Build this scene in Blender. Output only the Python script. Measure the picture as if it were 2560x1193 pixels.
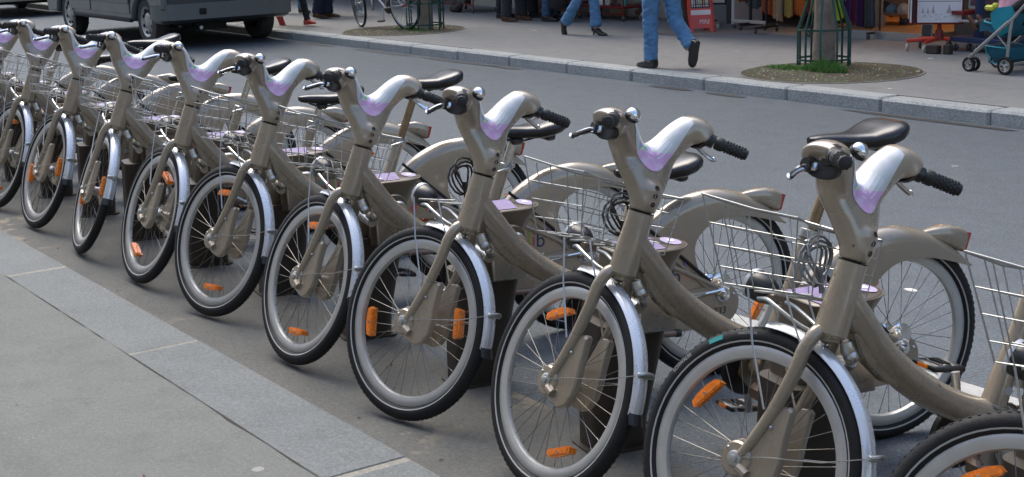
import bpy, bmesh, math, random
from mathutils import Vector, Matrix
from mathutils.bvhtree import BVHTree
from math import radians as rad, sin, cos, pi
random.seed(7)
for o in list(bpy.data.objects): bpy.data.objects.remove(o)
S = bpy.context.scene
COL = S.collection

# ------------------------------------------------------------------ camera
YAW, PITCH, ROLL, CAMH = 0.60150, 0.22642, -0.03388, 1.7036
a_ = pi - YAW
fwd = Vector((cos(a_)*cos(PITCH), sin(a_)*cos(PITCH), -sin(PITCH)))
rgt = Vector((sin(a_), -cos(a_), 0)); upv = rgt.cross(fwd)
r2 = rgt*cos(ROLL) + upv*sin(ROLL); u2 = upv*cos(ROLL) - rgt*sin(ROLL)
cd = bpy.data.cameras.new('camera'); cam = bpy.data.objects.new('camera', cd); COL.objects.link(cam)
cam.matrix_world = Matrix(((r2.x,u2.x,-fwd.x,0),(r2.y,u2.y,-fwd.y,0),(r2.z,u2.z,-fwd.z,CAMH),(0,0,0,1)))
cd.sensor_width = 36; cd.lens = 36*3600/2560; cd.clip_start = .05; cd.clip_end = 3000
S.camera = cam
S.render.resolution_x, S.render.resolution_y = 1024, 477

# ------------------------------------------------------------------ light
W = bpy.data.worlds.new('World'); S.world = W; W.use_nodes = True
nt = W.node_tree; bg = nt.nodes['Background']
sky = nt.nodes.new('ShaderNodeTexSky'); sky.sky_type = 'NISHITA'; sky.sun_disc = False
SUN_EL, SUN_AZ = rad(60), rad(285)      # azimuth measured from +Y clockwise
sky.sun_elevation = SUN_EL; sky.sun_rotation = SUN_AZ
sky.air_density = 1.0; sky.dust_density = 3.0; sky.ozone_density = 1.0
nt.links.new(sky.outputs[0], bg.inputs[0]); bg.inputs[1].default_value = .15
ld = bpy.data.lights.new('sun', 'SUN'); ld.energy = 1.0; ld.angle = rad(45); ld.color = (1, .965, .86)
sun = bpy.data.objects.new('sun', ld); COL.objects.link(sun)
sd = Vector((sin(SUN_AZ)*cos(SUN_EL), cos(SUN_AZ)*cos(SUN_EL), sin(SUN_EL)))
sun.rotation_euler = sd.to_track_quat('Z', 'Y').to_euler(); sun.location = (0, 0, 30)
S.view_settings.view_transform = 'Standard'; S.view_settings.look = 'None'
S.view_settings.exposure = 1.22; S.view_settings.gamma = 1; S.view_settings.use_curve_mapping = False

# ------------------------------------------------------------------ materials
def mat(name, col, rough=.5, metal=0., coat=0., spec=.5, var=0., vscale=8., bump=0., bscale=60., emit=None, alpha=None, trans=0., coords='Object', dirt=None):
    m = bpy.data.materials.new(name); m.use_nodes = True
    t = m.node_tree; N = t.nodes; L = t.links; p = N['Principled BSDF']
    p.inputs['Base Color'].default_value = (*col, 1); p.inputs['Roughness'].default_value = rough
    p.inputs['Metallic'].default_value = metal; p.inputs['Coat Weight'].default_value = coat
    p.inputs['Coat Roughness'].default_value = .1
    p.inputs['Specular IOR Level'].default_value = spec
    if trans: p.inputs['Transmission Weight'].default_value = trans
    if emit:
        p.inputs['Emission Color'].default_value = (*emit[0], 1); p.inputs['Emission Strength'].default_value = emit[1]
    if var or bump or dirt:
        tc = N.new('ShaderNodeTexCoord')
    if var:
        n = N.new('ShaderNodeTexNoise'); n.inputs['Scale'].default_value = vscale; n.inputs['Detail'].default_value = 6
        n.inputs['Roughness'].default_value = .62
        L.new(tc.outputs[coords], n.inputs['Vector'])
        mr = N.new('ShaderNodeMapRange'); mr.inputs[1].default_value = .3; mr.inputs[2].default_value = .7
        mr.inputs[3].default_value = 1-var; mr.inputs[4].default_value = 1+var
        L.new(n.outputs[0], mr.inputs[0])
        mx = N.new('ShaderNodeMix'); mx.data_type = 'RGBA'; mx.blend_type = 'MULTIPLY'; mx.inputs[0].default_value = 1
        mx.inputs[6].default_value = (*col, 1); L.new(mr.outputs[0], mx.inputs[7])
        out = mx.outputs[2]
        if dirt:
            n2 = N.new('ShaderNodeTexNoise'); n2.inputs['Scale'].default_value = dirt[2]; n2.inputs['Detail'].default_value = 8
            L.new(tc.outputs[coords], n2.inputs['Vector'])
            cr = N.new('ShaderNodeValToRGB'); cr.color_ramp.elements[0].position = dirt[3]; cr.color_ramp.elements[1].position = dirt[4]
            L.new(n2.outputs[0], cr.inputs[0])
            ml = N.new('ShaderNodeMath'); ml.operation = 'MULTIPLY'; ml.inputs[1].default_value = dirt[1]; L.new(cr.outputs[0], ml.inputs[0])
            m3 = N.new('ShaderNodeMix'); m3.data_type = 'RGBA'; m3.inputs[7].default_value = (*dirt[0], 1)
            L.new(ml.outputs[0], m3.inputs[0]); L.new(out, m3.inputs[6]); out = m3.outputs[2]
        L.new(out, p.inputs['Base Color'])
        mr2 = N.new('ShaderNodeMapRange'); mr2.inputs[1].default_value = .3; mr2.inputs[2].default_value = .7
        mr2.inputs[3].default_value = max(0, rough-.07); mr2.inputs[4].default_value = min(1, rough+.1)
        L.new(n.outputs[0], mr2.inputs[0]); L.new(mr2.outputs[0], p.inputs['Roughness'])
    if bump:
        n = N.new('ShaderNodeTexNoise'); n.inputs['Scale'].default_value = bscale; n.inputs['Detail'].default_value = 4
        L.new(tc.outputs[coords], n.inputs['Vector'])
        b = N.new('ShaderNodeBump'); b.inputs['Strength'].default_value = bump; b.inputs['Distance'].default_value = .01
        L.new(n.outputs[0], b.inputs['Height']); L.new(b.outputs[0], p.inputs['Normal'])
    return m

def ground_mat(name, col, col2, speck, rough=.85, big=.35, spots=None, stain=None, bump=.25):
    """asphalt / stone: broad tone noise, fine grain speckle, pale gum spots, stains"""
    m = bpy.data.materials.new(name); m.use_nodes = True
    t = m.node_tree; N = t.nodes; L = t.links; p = N['Principled BSDF']
    p.inputs['Roughness'].default_value = rough; p.inputs['Specular IOR Level'].default_value = .35
    g = N.new('ShaderNodeNewGeometry')
    def noise(sc, det=5, ro=.6):
        n = N.new('ShaderNodeTexNoise'); n.inputs['Scale'].default_value = sc; n.inputs['Detail'].default_value = det
        n.inputs['Roughness'].default_value = ro; L.new(g.outputs['Position'], n.inputs['Vector']); return n
    def ramp(src, a, b):
        r = N.new('ShaderNodeMapRange'); r.inputs[1].default_value = a; r.inputs[2].default_value = b; L.new(src, r.inputs[0]); return r.outputs[0]
    def mix(f, a, b, bt='MIX'):
        x = N.new('ShaderNodeMix'); x.data_type = 'RGBA'; x.blend_type = bt
        if isinstance(f, float): x.inputs[0].default_value = f
        else: L.new(f, x.inputs[0])
        for i, v in ((6, a), (7, b)):
            if isinstance(v, tuple): x.inputs[i].default_value = (*v, 1)
            else: L.new(v, x.inputs[i])
        return x.outputs[2]
    c = mix(ramp(noise(big, 7, .65).outputs[0], .3, .7), col, col2)
    n4 = noise(6, 6, .7); c = mix(ramp(n4.outputs[0], .45, .8), c, tuple(x*.72 for x in col))
    fine = noise(170, 3, .8)
    c = mix(.75, c, mix(ramp(fine.outputs[0], .32, .68), tuple(1-speck for _ in range(3)), tuple(1+speck for _ in range(3))), 'MULTIPLY')
    mid = noise(62, 2, .9)
    c = mix(.8, c, mix(ramp(mid.outputs[0], .36, .64), tuple(1-speck*.55 for _ in range(3)), tuple(1+speck*.55 for _ in range(3))), 'MULTIPLY')
    v3 = N.new('ShaderNodeTexVoronoi'); v3.inputs['Scale'].default_value = 34; L.new(g.outputs['Position'], v3.inputs['Vector'])
    c3 = N.new('ShaderNodeMath'); c3.operation = 'LESS_THAN'; c3.inputs[1].default_value = .16; L.new(v3.outputs['Distance'], c3.inputs[0])
    s3 = N.new('ShaderNodeSeparateColor'); L.new(v3.outputs['Color'], s3.inputs[0])
    m3_ = N.new('ShaderNodeMath'); m3_.operation = 'MULTIPLY'; L.new(c3.outputs[0], m3_.inputs[0]); L.new(s3.outputs[0], m3_.inputs[1])
    m4_ = N.new('ShaderNodeMath'); m4_.operation = 'MULTIPLY'; m4_.inputs[1].default_value = min(1, speck*1.1); L.new(m3_.outputs[0], m4_.inputs[0])
    c = mix(m4_.outputs[0], c, tuple(min(1, x*2.0) for x in col))
    v = N.new('ShaderNodeTexVoronoi'); v.inputs['Scale'].default_value = 95; L.new(g.outputs['Position'], v.inputs['Vector'])
    cr = N.new('ShaderNodeMath'); cr.operation = 'LESS_THAN'; cr.inputs[1].default_value = .17; L.new(v.outputs['Distance'], cr.inputs[0])
    ml = N.new('ShaderNodeMath'); ml.operation = 'MULTIPLY'; ml.inputs[1].default_value = speck*.7; L.new(cr.outputs[0], ml.inputs[0])
    c = mix(ml.outputs[0], c, tuple(min(1, x*2.2) for x in col))
    if stain:
        n5 = noise(stain[2], 9, .72); n6 = noise(stain[2]*.35, 2, .5)
        mm = N.new('ShaderNodeMath'); mm.operation = 'MULTIPLY'
        L.new(ramp(n5.outputs[0], stain[3], stain[3]+.06), mm.inputs[0]); L.new(ramp(n6.outputs[0], .5, .62), mm.inputs[1])
        m2 = N.new('ShaderNodeMath'); m2.operation = 'MULTIPLY'; m2.inputs[1].default_value = stain[1]; L.new(mm.outputs[0], m2.inputs[0])
        c = mix(m2.outputs[0], c, stain[0])
    if spots:
        v2 = N.new('ShaderNodeTexVoronoi'); v2.inputs['Scale'].default_value = spots[2]; L.new(g.outputs['Position'], v2.inputs['Vector'])
        n7 = noise(40, 2); ad = N.new('ShaderNodeMath'); ad.operation = 'MULTIPLY_ADD'; ad.inputs[1].default_value = .06; L.new(n7.outputs[0], ad.inputs[0]); L.new(v2.outputs['Distance'], ad.inputs[2])
        sp = N.new('ShaderNodeSeparateColor'); L.new(v2.outputs['Color'], sp.inputs[0])
        k = N.new('ShaderNodeMath'); k.operation = 'LESS_THAN'; k.inputs[1].default_value = .085; L.new(ad.outputs[0], k.inputs[0])
        k2 = N.new('ShaderNodeMath'); k2.operation = 'GREATER_THAN'; k2.inputs[1].default_value = .55; L.new(sp.outputs[0], k2.inputs[0])
        k3 = N.new('ShaderNodeMath'); k3.operation = 'MULTIPLY'; L.new(k.outputs[0], k3.inputs[0]); L.new(k2.outputs[0], k3.inputs[1])
        k4 = N.new('ShaderNodeMath'); k4.operation = 'MULTIPLY'; L.new(k3.outputs[0], k4.inputs[0]); L.new(sp.outputs[1], k4.inputs[1])
        k5 = N.new('ShaderNodeMath'); k5.operation = 'MULTIPLY'; k5.inputs[1].default_value = spots[1]; L.new(k4.outputs[0], k5.inputs[0])
        c = mix(k5.outputs[0], c, spots[0])
    L.new(c, p.inputs['Base Color'])
    b = N.new('ShaderNodeBump'); b.inputs['Strength'].default_value = bump; b.inputs['Distance'].default_value = .004
    L.new(fine.outputs[0], b.inputs['Height']); L.new(b.outputs[0], p.inputs['Normal'])
    return m

M = {}
M['bronze'] = mat('bronze_tube', (.26, .19, .11), .35, .6, var=.25, vscale=20)
M['paint'] = mat('bike_paint', (.345, .288, .212), .27, .28, .95, var=.07, vscale=5, bump=.02, bscale=350, dirt=((.30, .27, .22), .25, 14, .58, .75))
def wear(m, base):
    t = m.node_tree; N = t.nodes; L = t.links; p = N['Principled BSDF']; src = p.inputs['Base Color'].links[0].from_socket
    oi = N.new('ShaderNodeObjectInfo'); mr = N.new('ShaderNodeMapRange'); mr.inputs[3].default_value = .90; mr.inputs[4].default_value = 1.07; L.new(oi.outputs['Random'], mr.inputs[0])
    mx = N.new('ShaderNodeMix'); mx.data_type = 'RGBA'; mx.blend_type = 'MULTIPLY'; mx.inputs[0].default_value = 1; L.new(src, mx.inputs[6]); L.new(mr.outputs[0], mx.inputs[7])
    tc = N.new('ShaderNodeTexCoord'); ad = N.new('ShaderNodeVectorMath'); ad.operation = 'ADD'; L.new(tc.outputs['Object'], ad.inputs[0])
    cb = N.new('ShaderNodeCombineXYZ'); ml = N.new('ShaderNodeMath'); ml.operation = 'MULTIPLY'; ml.inputs[1].default_value = 9; L.new(oi.outputs['Random'], ml.inputs[0]); L.new(ml.outputs[0], cb.inputs[1]); L.new(cb.outputs[0], ad.inputs[1])
    mp = N.new('ShaderNodeMapping'); mp.inputs['Scale'].default_value = (14, 14, 130); mp.inputs['Rotation'].default_value = (.2, .9, .3); L.new(ad.outputs[0], mp.inputs[0])
    n = N.new('ShaderNodeTexNoise'); n.inputs['Scale'].default_value = 1; n.inputs['Detail'].default_value = 5; L.new(mp.outputs[0], n.inputs['Vector'])
    r = N.new('ShaderNodeMapRange'); r.inputs[1].default_value = .70; r.inputs[2].default_value = .76; r.inputs[4].default_value = .6; L.new(n.outputs[0], r.inputs[0])
    m2 = N.new('ShaderNodeMix'); m2.data_type = 'RGBA'; L.new(r.outputs[0], m2.inputs[0]); L.new(mx.outputs[2], m2.inputs[6]); m2.inputs[7].default_value = (.50, .46, .40, 1)
    n3 = N.new('ShaderNodeTexNoise'); n3.inputs['Scale'].default_value = 45; n3.inputs['Detail'].default_value = 2; L.new(ad.outputs[0], n3.inputs['Vector'])
    r3 = N.new('ShaderNodeMapRange'); r3.inputs[1].default_value = .74; r3.inputs[2].default_value = .77; r3.inputs[4].default_value = .75; L.new(n3.outputs[0], r3.inputs[0])
    m4 = N.new('ShaderNodeMix'); m4.data_type = 'RGBA'; L.new(r3.outputs[0], m4.inputs[0]); L.new(m2.outputs[2], m4.inputs[6]); m4.inputs[7].default_value = (.06, .05, .04, 1)
    L.new(m4.outputs[2], p.inputs['Base Color'])
wear(M['paint'], None)
M['paint_dark'] = mat('bike_paint_dark', (.150, .122, .090), .38, .3, .3, var=.1, vscale=9)
M['dock_dark'] = mat('dock_dark', (.045, .036, .027), .5, .1, .1, var=.25, vscale=7)
M['dock_body'] = mat('dock_body', (.105, .087, .064), .4, .3, .2, var=.12, vscale=6)
M['steel'] = mat('brushed_steel', (.55, .54, .50), .28, 1., var=.12, vscale=14)
M['chrome'] = mat('chrome', (.78, .78, .78), .1, 1.)
M['alu'] = mat('aluminium', (.46, .47, .46), .33, .85, var=.08, vscale=20)
M['basket'] = mat('basket_wire', (.36, .37, .36), .35, .8)
M['fender'] = mat('silver_fender', (.72, .74, .76), .26, .5, .4, var=.08, vscale=9)
M['rim'] = mat('rim_alloy', (.50, .50, .48), .36, .45, var=.07, vscale=16)
M['rubber'] = mat('tyre_rubber', (.011, .011, .012), .6, var=.25, vscale=30, bump=.12, bscale=120, spec=.35)
M['tread'] = mat('tyre_tread', (.022, .021, .020), .75, var=.4, vscale=60, bump=.9, bscale=190)
M['band'] = mat('reflective_band', (.42, .42, .40), .4)
M['spoke'] = mat('spoke_steel', (.20, .195, .18), .4, .9)
M['black'] = mat('black_plastic', (.014, .014, .015), .36, coat=.1, var=.2, vscale=30)
M['grip'] = mat('grip_rubber', (.014, .014, .014), .55, bump=.15, bscale=120)
M['saddle'] = mat('saddle_vinyl', (.013, .013, .014), .3, coat=.15, bump=.1, bscale=300)
M['orange'] = mat('orange_reflector', (.86, .215, .01), .22, coat=.6, var=.16, vscale=120, spec=.8)
M['red_lens'] = mat('red_lens', (.40, .02, .015), .15, coat=.8)
M['lens'] = mat('clear_lens', (.62, .64, .66), .08, .2, .5)
M['lilac'] = mat('lilac_print', (.27, .21, .38), .4, coat=.4, var=.1, vscale=30)
M['lilac_pale'] = mat('lilac_pale_print', (.47, .40, .58), .4, coat=.4)
M['white'] = mat('white_print', (.80, .80, .80), .5)
M['ink'] = mat('black_ink', (.02, .02, .022), .5)
M['kick'] = mat('kickstand_tube', (.23, .165, .125), .4, .5, var=.15)
M['grey_cable'] = mat('grey_cable', (.16, .18, .20), .4, .3)
for n_, c_ in dict(teal=(.05, .33, .33), rose=(.55, .06, .12), green=(.24, .36, .04), navy=(.02, .05, .14), violet=(.33, .14, .55)).items():
    M['logo_'+n_] = mat('logo_'+n_, c_, .45)

def sticker_mat():
    m = bpy.data.materials.new('display_sticker'); m.use_nodes = True
    t = m.node_tree; N = t.nodes; L = t.links; p = N['Principled BSDF']
    p.inputs['Roughness'].default_value = .42; p.inputs['Coat Weight'].default_value = .2
    uv = N.new('ShaderNodeUVMap'); sx = N.new('ShaderNodeSeparateXYZ'); L.new(uv.outputs[0], sx.inputs[0])
    U, V = sx.outputs[0], sx.outputs[1]
    def mth(op, a, b=None, c=None):
        n = N.new('ShaderNodeMath'); n.operation = op
        for i, v in enumerate((a, b, c)):
            if v is None: continue
            if isinstance(v, (int, float)): n.inputs[i].default_value = v
            else: L.new(v, n.inputs[i])
        return n.outputs[0]
    def mix(f, a, b):
        x = N.new('ShaderNodeMix'); x.data_type = 'RGBA'; L.new(f, x.inputs[0])
        for i, v in ((6, a), (7, b)):
            if isinstance(v, tuple): x.inputs[i].default_value = (*v, 1)
            else: L.new(v, x.inputs[i])
        return x.outputs[2]
    # lilac low in the fork, blue-grey film on the arms; white text lines on both
    tc = N.new('ShaderNodeTexCoord'); so = N.new('ShaderNodeSeparateXYZ'); L.new(tc.outputs['Object'], so.inputs[0])
    low = mth('LESS_THAN', mth('MULTIPLY_ADD', so.outputs[1], .12, so.outputs[2]), .992)
    c = mix(low, (.58, .61, .60), (.70, .42, .68))
    nm = N.new('ShaderNodeTexNoise'); nm.inputs['Scale'].default_value = 38; nm.inputs['Detail'].default_value = 3; L.new(tc.outputs['Object'], nm.inputs['Vector'])
    mo = mth('MULTIPLY', mth('GREATER_THAN', nm.outputs[0], .53), .45)
    c = mix(mo, c, (.70, .66, .72))
    rows = mth('GREATER_THAN', mth('SINE', mth('MULTIPLY', V, 52.)), .35)
    nz = N.new('ShaderNodeTexNoise'); nz.inputs['Scale'].default_value = 60; L.new(uv.outputs[0], nz.inputs['Vector'])
    words = mth('GREATER_THAN', nz.outputs[0], .44)
    zone = mth('MULTIPLY', mth('GREATER_THAN', U, -.60), mth('LESS_THAN', U, -.12))
    zone2 = mth('MULTIPLY', mth('GREATER_THAN', V, .25), mth('LESS_THAN', V, .86))
    c = mix(mth('MULTIPLY', mth('MULTIPLY', mth('MULTIPLY', rows, words), mth('MULTIPLY', zone, zone2)), .75), c, (.86, .86, .88))
    zb = mth('MULTIPLY', mth('GREATER_THAN', U, .02), mth('LESS_THAN', U, .20))
    zb2 = mth('MULTIPLY', mth('GREATER_THAN', V, .46), mth('LESS_THAN', V, .80))
    c = mix(mth('MULTIPLY', mth('MULTIPLY', rows, mth('MULTIPLY', zb, zb2)), .6), c, (.85, .70, .88))
    # small coloured logo patch
    zz_ = mth('MULTIPLY_ADD', so.outputs[1], .12, so.outputs[2])
    lz = mth('MULTIPLY', mth('MULTIPLY', mth('GREATER_THAN', so.outputs[1], .008), mth('LESS_THAN', so.outputs[1], .062)), mth('MULTIPLY', mth('GREATER_THAN', zz_, .994), mth('LESS_THAN', zz_, 1.022)))
    vo = N.new('ShaderNodeTexVoronoi'); vo.inputs['Scale'].default_value = 85; L.new(tc.outputs['Object'], vo.inputs['Vector'])
    hs = N.new('ShaderNodeMix'); hs.data_type = 'RGBA'; hs.inputs[0].default_value = .35; L.new(vo.outputs['Color'], hs.inputs[6]); hs.inputs[7].default_value = (.1, .3, .5, 1)
    c = mix(mth('MULTIPLY', lz, .85), c, hs.outputs[2])
    L.new(c, p.inputs['Base Color'])
    return m
M['sticker'] = sticker_mat()

# ------------------------------------------------------------------ mesh helpers
class MB:
    def __init__(s): s.v = []; s.f = []; s.m = []; s.uv = None
    def add(s, vs, fs, mi=0):
        o = len(s.v); s.v += [tuple(x) for x in vs]
        for f in fs: s.f.append(tuple(i+o for i in f)); s.m.append(mi)
    def box(s, c, d, rz=0, mi=0, M_=None):
        vs = []
        for z in (-.5, .5):
            for y in (-.5, .5):
                for x in (-.5, .5):
                    p = Vector((x*d[0], y*d[1], z*d[2]))
                    if rz: p = Matrix.Rotation(rz, 3, 'Z') @ p
                    if M_ is not None: p = M_ @ p
                    vs.append(p+Vector(c))
        s.add(vs, [(0,2,3,1),(4,5,7,6),(0,1,5,4),(2,6,7,3),(0,4,6,2),(1,3,7,5)], mi)
    def bbox(s, c, d, b=.01, rz=0, mi=0, M_=None):
        """box with chamfered edges"""
        x, y, z = d[0]/2, d[1]/2, d[2]/2; b = min(b, x*.9, y*.9, z*.9)
        rings = []
        for zz, k in ((-z, b), (-z+b, 0), (z-b, 0), (z, b)):
            xx, yy = x-k, y-k
            r = [(xx-b*(k == 0), yy), (-xx+b*(k == 0), yy), (-xx, yy-b*(k == 0)), (-xx, -yy+b*(k == 0)), (-xx+b*(k == 0), -yy), (xx-b*(k == 0), -yy), (xx, -yy+b*(k == 0)), (xx, yy-b*(k == 0))]
            if k: r = [(xx-b*.3, yy), (-xx+b*.3, yy), (-xx, yy-b*.3), (-xx, -yy+b*.3), (-xx+b*.3, -yy), (xx-b*.3, -yy), (xx, -yy+b*.3), (xx, yy-b*.3)]
            rr = []
            for p in r:
                q = Vector((p[0], p[1], zz))
                if rz: q = Matrix.Rotation(rz, 3, 'Z') @ q
                if M_ is not None: q = M_ @ q
                rr.append(q+Vector(c))
            rings.append(rr)
        s.loft(rings, caps=True, mi=mi)
    def loft(s, rings, caps=True, closed=True, loop=False, mi=0):
        n = len(rings[0]); o = len(s.v)
        for r in rings: s.v += [tuple(p) for p in r]
        k = len(rings)
        for i in range(k if loop else k-1):
            a, b = o+i*n, o+((i+1) % k)*n
            for j in range(n if closed else n-1):
                j2 = (j+1) % n
                s.f.append((a+j, a+j2, b+j2, b+j)); s.m.append(mi)
        if caps and closed and not loop:
            s.f.append(tuple(o+j for j in reversed(range(n)))); s.m.append(mi)
            s.f.append(tuple(o+(k-1)*n+j for j in range(n))); s.m.append(mi)
    def tube(s, pts, r, seg=8, caps=True, loop=False, mi=0, flat=None, up=None):
        pts = [Vector(p) for p in pts]; n = len(pts)
        rs = r if isinstance(r, (list, tuple)) else [r]*n
        T = []
        for i in range(n):
            if loop: t = pts[(i+1) % n]-pts[i-1]
            else: t = pts[min(i+1, n-1)]-pts[max(i-1, 0)]
            T.append(t.normalized() if t.length > 1e-9 else Vector((0, 0, 1)))
        u = Vector(up) if up else (Vector((0, 0, 1)) if abs(T[0].z) < .9 else Vector((1, 0, 0)))
        rings = []
        for i in range(n):
            u = (u - T[i]*u.dot(T[i]))
            if u.length < 1e-6: u = T[i].orthogonal()
            u = u.normalized(); w = T[i].cross(u)
            fa = flat if flat else 1
            rings.append([pts[i]+(u*cos(2*pi*k/seg)+w*sin(2*pi*k/seg)*fa)*rs[i] for k in range(seg)])
        s.loft(rings, caps=caps, loop=loop, mi=mi)
    def cyl(s, a, b, r, r2=None, seg=16, mi=0): s.tube([a, b], [r, r if r2 is None else r2], seg, mi=mi)
    def lathe(s, prof, axis_o, axis_d, seg=24, mi=0, loop=False, caps=True, arc=None):
        """prof: (radius, along)"""
        d = Vector(axis_d).normalized(); u = d.orthogonal().normalized(); w = d.cross(u); o = Vector(axis_o)
        rings = [[o+d*h+(u*cos(2*pi*k/seg)+w*sin(2*pi*k/seg))*r for k in range(seg)] for r, h in prof]
        s.loft(rings, caps=caps, loop=loop, mi=mi)
    def prism(s, poly, y0, y1, fn=None, mi=0):
        """polygon in (x,z) extruded along y"""
        fn = fn or (lambda x, y, z: (x, y, z))
        n = len(poly)
        s.add([fn(p[0], y0, p[1]) for p in poly]+[fn(p[0], y1, p[1]) for p in poly],
              [tuple(range(n)), tuple(reversed(range(n, 2*n)))]+[(i, i+n, (i+1) % n+n, (i+1) % n) for i in range(n)], mi)
    def ball(s, c, r, seg=12, rings=8, mi=0, sc=(1, 1, 1), M_=None):
        vs = []; c = Vector(c)
        R = []
        for i in range(1, rings):
            a = pi*i/rings
            ring = []
            for k in range(seg):
                p = Vector((sin(a)*cos(2*pi*k/seg)*sc[0], sin(a)*sin(2*pi*k/seg)*sc[1], cos(a)*sc[2]))*r
                if M_ is not None: p = M_ @ p
                ring.append(c+p)
            R.append(ring)
        s.loft(R, caps=True, mi=mi)
    def quad(s, a, b, c, d, mi=0): s.add([a, b, c, d], [(0, 1, 2, 3)], mi)
    def mesh(s, name, mats, smooth=True, ang=40):
        me = bpy.data.meshes.new(name); me.from_pydata(s.v, [], s.f); me.validate(); 
        for m in (mats if isinstance(mats, (list, tuple)) else [mats]): me.materials.append(m)
        if len(me.polygons) == len(s.m) and any(s.m): me.polygons.foreach_set('material_index', s.m)
        bm = bmesh.new(); bm.from_mesh(me); bmesh.ops.recalc_face_normals(bm, faces=bm.faces)
        if smooth:
            for f in bm.faces: f.smooth = True
            for e in bm.edges:
                e.smooth = not (len(e.link_faces) == 2 and e.calc_face_angle(0) > rad(ang)) and len(e.link_faces) > 1
        bm.to_mesh(me); bm.free()
        return me
    def build(s, name, mats, parent=None, smooth=True, ang=40, **props):
        me = s.mesh(name, mats, smooth, ang)
        return link(name, me, parent, **props)

def link(name, me, parent=None, **props):
    o = bpy.data.objects.new(name, me); COL.objects.link(o)
    if parent: o.parent = parent
    for k, v in props.items(): o[k] = v
    return o
def empty(name, loc=(0, 0, 0), rz=0, label=None, cat=None, group=None, kind=None):
    o = bpy.data.objects.new(name, None); COL.objects.link(o); o.location = loc; o.rotation_euler = (0, 0, rz); o.empty_display_size = .1
    tag(o, label, cat, group, kind); return o
def tag(o, label=None, cat=None, group=None, kind=None):
    for k, v in (('label', label), ('category', cat), ('group', group), ('kind', kind)):
        if v: o[k] = v
    return o
def kids(o): return [c for c in bpy.data.objects if c.parent == o]
def copy_tree(o, parent=None):
    c = o.copy(); COL.objects.link(c)
    if parent: c.parent = parent
    for ch in kids(o): copy_tree(ch, c)
    return c
def remesh(mb, voxel, it=3, fac=.5):
    """fuse overlapping closed shapes into one continuous surface"""
    me = mb.mesh('tmp', M['paint'], False); o = bpy.data.objects.new('tmp', me); COL.objects.link(o)
    r = o.modifiers.new('r', 'REMESH'); r.mode = 'VOXEL'; r.voxel_size = voxel; r.use_smooth_shade = True
    sm = o.modifiers.new('s', 'SMOOTH'); sm.iterations = it; sm.factor = fac
    dg = bpy.context.evaluated_depsgraph_get(); dg.update()
    out = bpy.data.meshes.new_from_object(o.evaluated_get(dg)); bpy.data.objects.remove(o); bpy.data.meshes.remove(me)
    out.materials.clear()
    out.polygons.foreach_set('use_smooth', [True]*len(out.polygons))
    return out
def spl(pts, n=6):
    """Catmull-Rom through points (any dimension)"""
    P = [Vector(p) for p in pts]; out = []
    for i in range(len(P)-1):
        p0, p1, p2, p3 = P[max(i-1, 0)], P[i], P[i+1], P[min(i+2, len(P)-1)]
        for k in range(n):
            t = k/n
            out.append(.5*((2*p1)+(p2-p0)*t+(2*p0-5*p1+4*p2-p3)*t*t+(3*p1-p0-3*p2+p3)*t**3))
    out.append(P[-1]); return out
def text_mesh(body, size, mats, extrude=.0, align='CENTER', shear=0):
    cu = bpy.data.curves.new('txt', 'FONT'); cu.body = body; cu.size = size; cu.extrude = extrude; cu.align_x = align; cu.align_y = 'CENTER'; cu.resolution_u = 3; cu.shear = shear
    o = bpy.data.objects.new('txt', cu); COL.objects.link(o)
    dg = bpy.context.evaluated_depsgraph_get(); dg.update()
    me = bpy.data.meshes.new_from_object(o.evaluated_get(dg)); bpy.data.objects.remove(o); bpy.data.curves.remove(cu)
    me.materials.clear()
    for m in (mats if isinstance(mats, (list, tuple)) else [mats]): me.materials.append(m)
    return me
# ------------------------------------------------------------------ setting: ground
M['asphalt'] = ground_mat('road_asphalt', (.098, .114, .128), (.082, .096, .108), .6, .8, .3, spots=((.42, .42, .40), .6, 2.1), bump=.5)
M['gutter'] = ground_mat('gutter_asphalt', (.118, .118, .108), (.090, .090, .082), .28, .8, .9, spots=((.34, .33, .30), .6, 2.6), stain=((.30, .26, .185), .85, 3.0, .525), bump=.3)
M['pave'] = ground_mat('pavement_asphalt', (.142, .147, .135), (.120, .126, .117), .22, .85, .55, spots=((.42, .41, .37), .5, 3.0), bump=.2)
M['pave_far'] = ground_mat('far_pavement_asphalt', (.225, .226, .218), (.195, .195, .187), .18, .85, .4, spots=((.5, .49, .46), .8, 1.7), bump=.2)
M['slab'] = ground_mat('granite_slab', (.135, .146, .144), (.113, .124, .124), .32, .75, 1.1, spots=((.45, .45, .42), .5, 3.2), bump=.3)
M['granite'] = ground_mat('granite_kerb', (.35, .365, .355), (.295, .31, .30), .55, .75, 1.3, bump=.5)
M['granite_top'] = ground_mat('granite_kerb_top', (.34, .345, .34), (.29, .295, .29), .25, .8, 1.3, bump=.3)
M['mortar'] = ground_mat('mortar', (.25, .24, .205), (.20, .19, .165), .3, .9, 6)
M['crack'] = mat('joint_dirt', (.035, .03, .024), .95)
M['line'] = ground_mat('road_line_paint', (.42, .42, .40), (.33, .33, .31), .2, .7, 3)
M['damp'] = ground_mat('gutter_damp', (.045, .046, .046), (.036, .036, .035), .2, .6, 2)
M['soil'] = ground_mat('tree_pit_soil', (.085, .07, .05), (.06, .05, .035), .5, .95, 3, spots=((.4, .36, .28), .8, 9), bump=.9)

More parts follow.
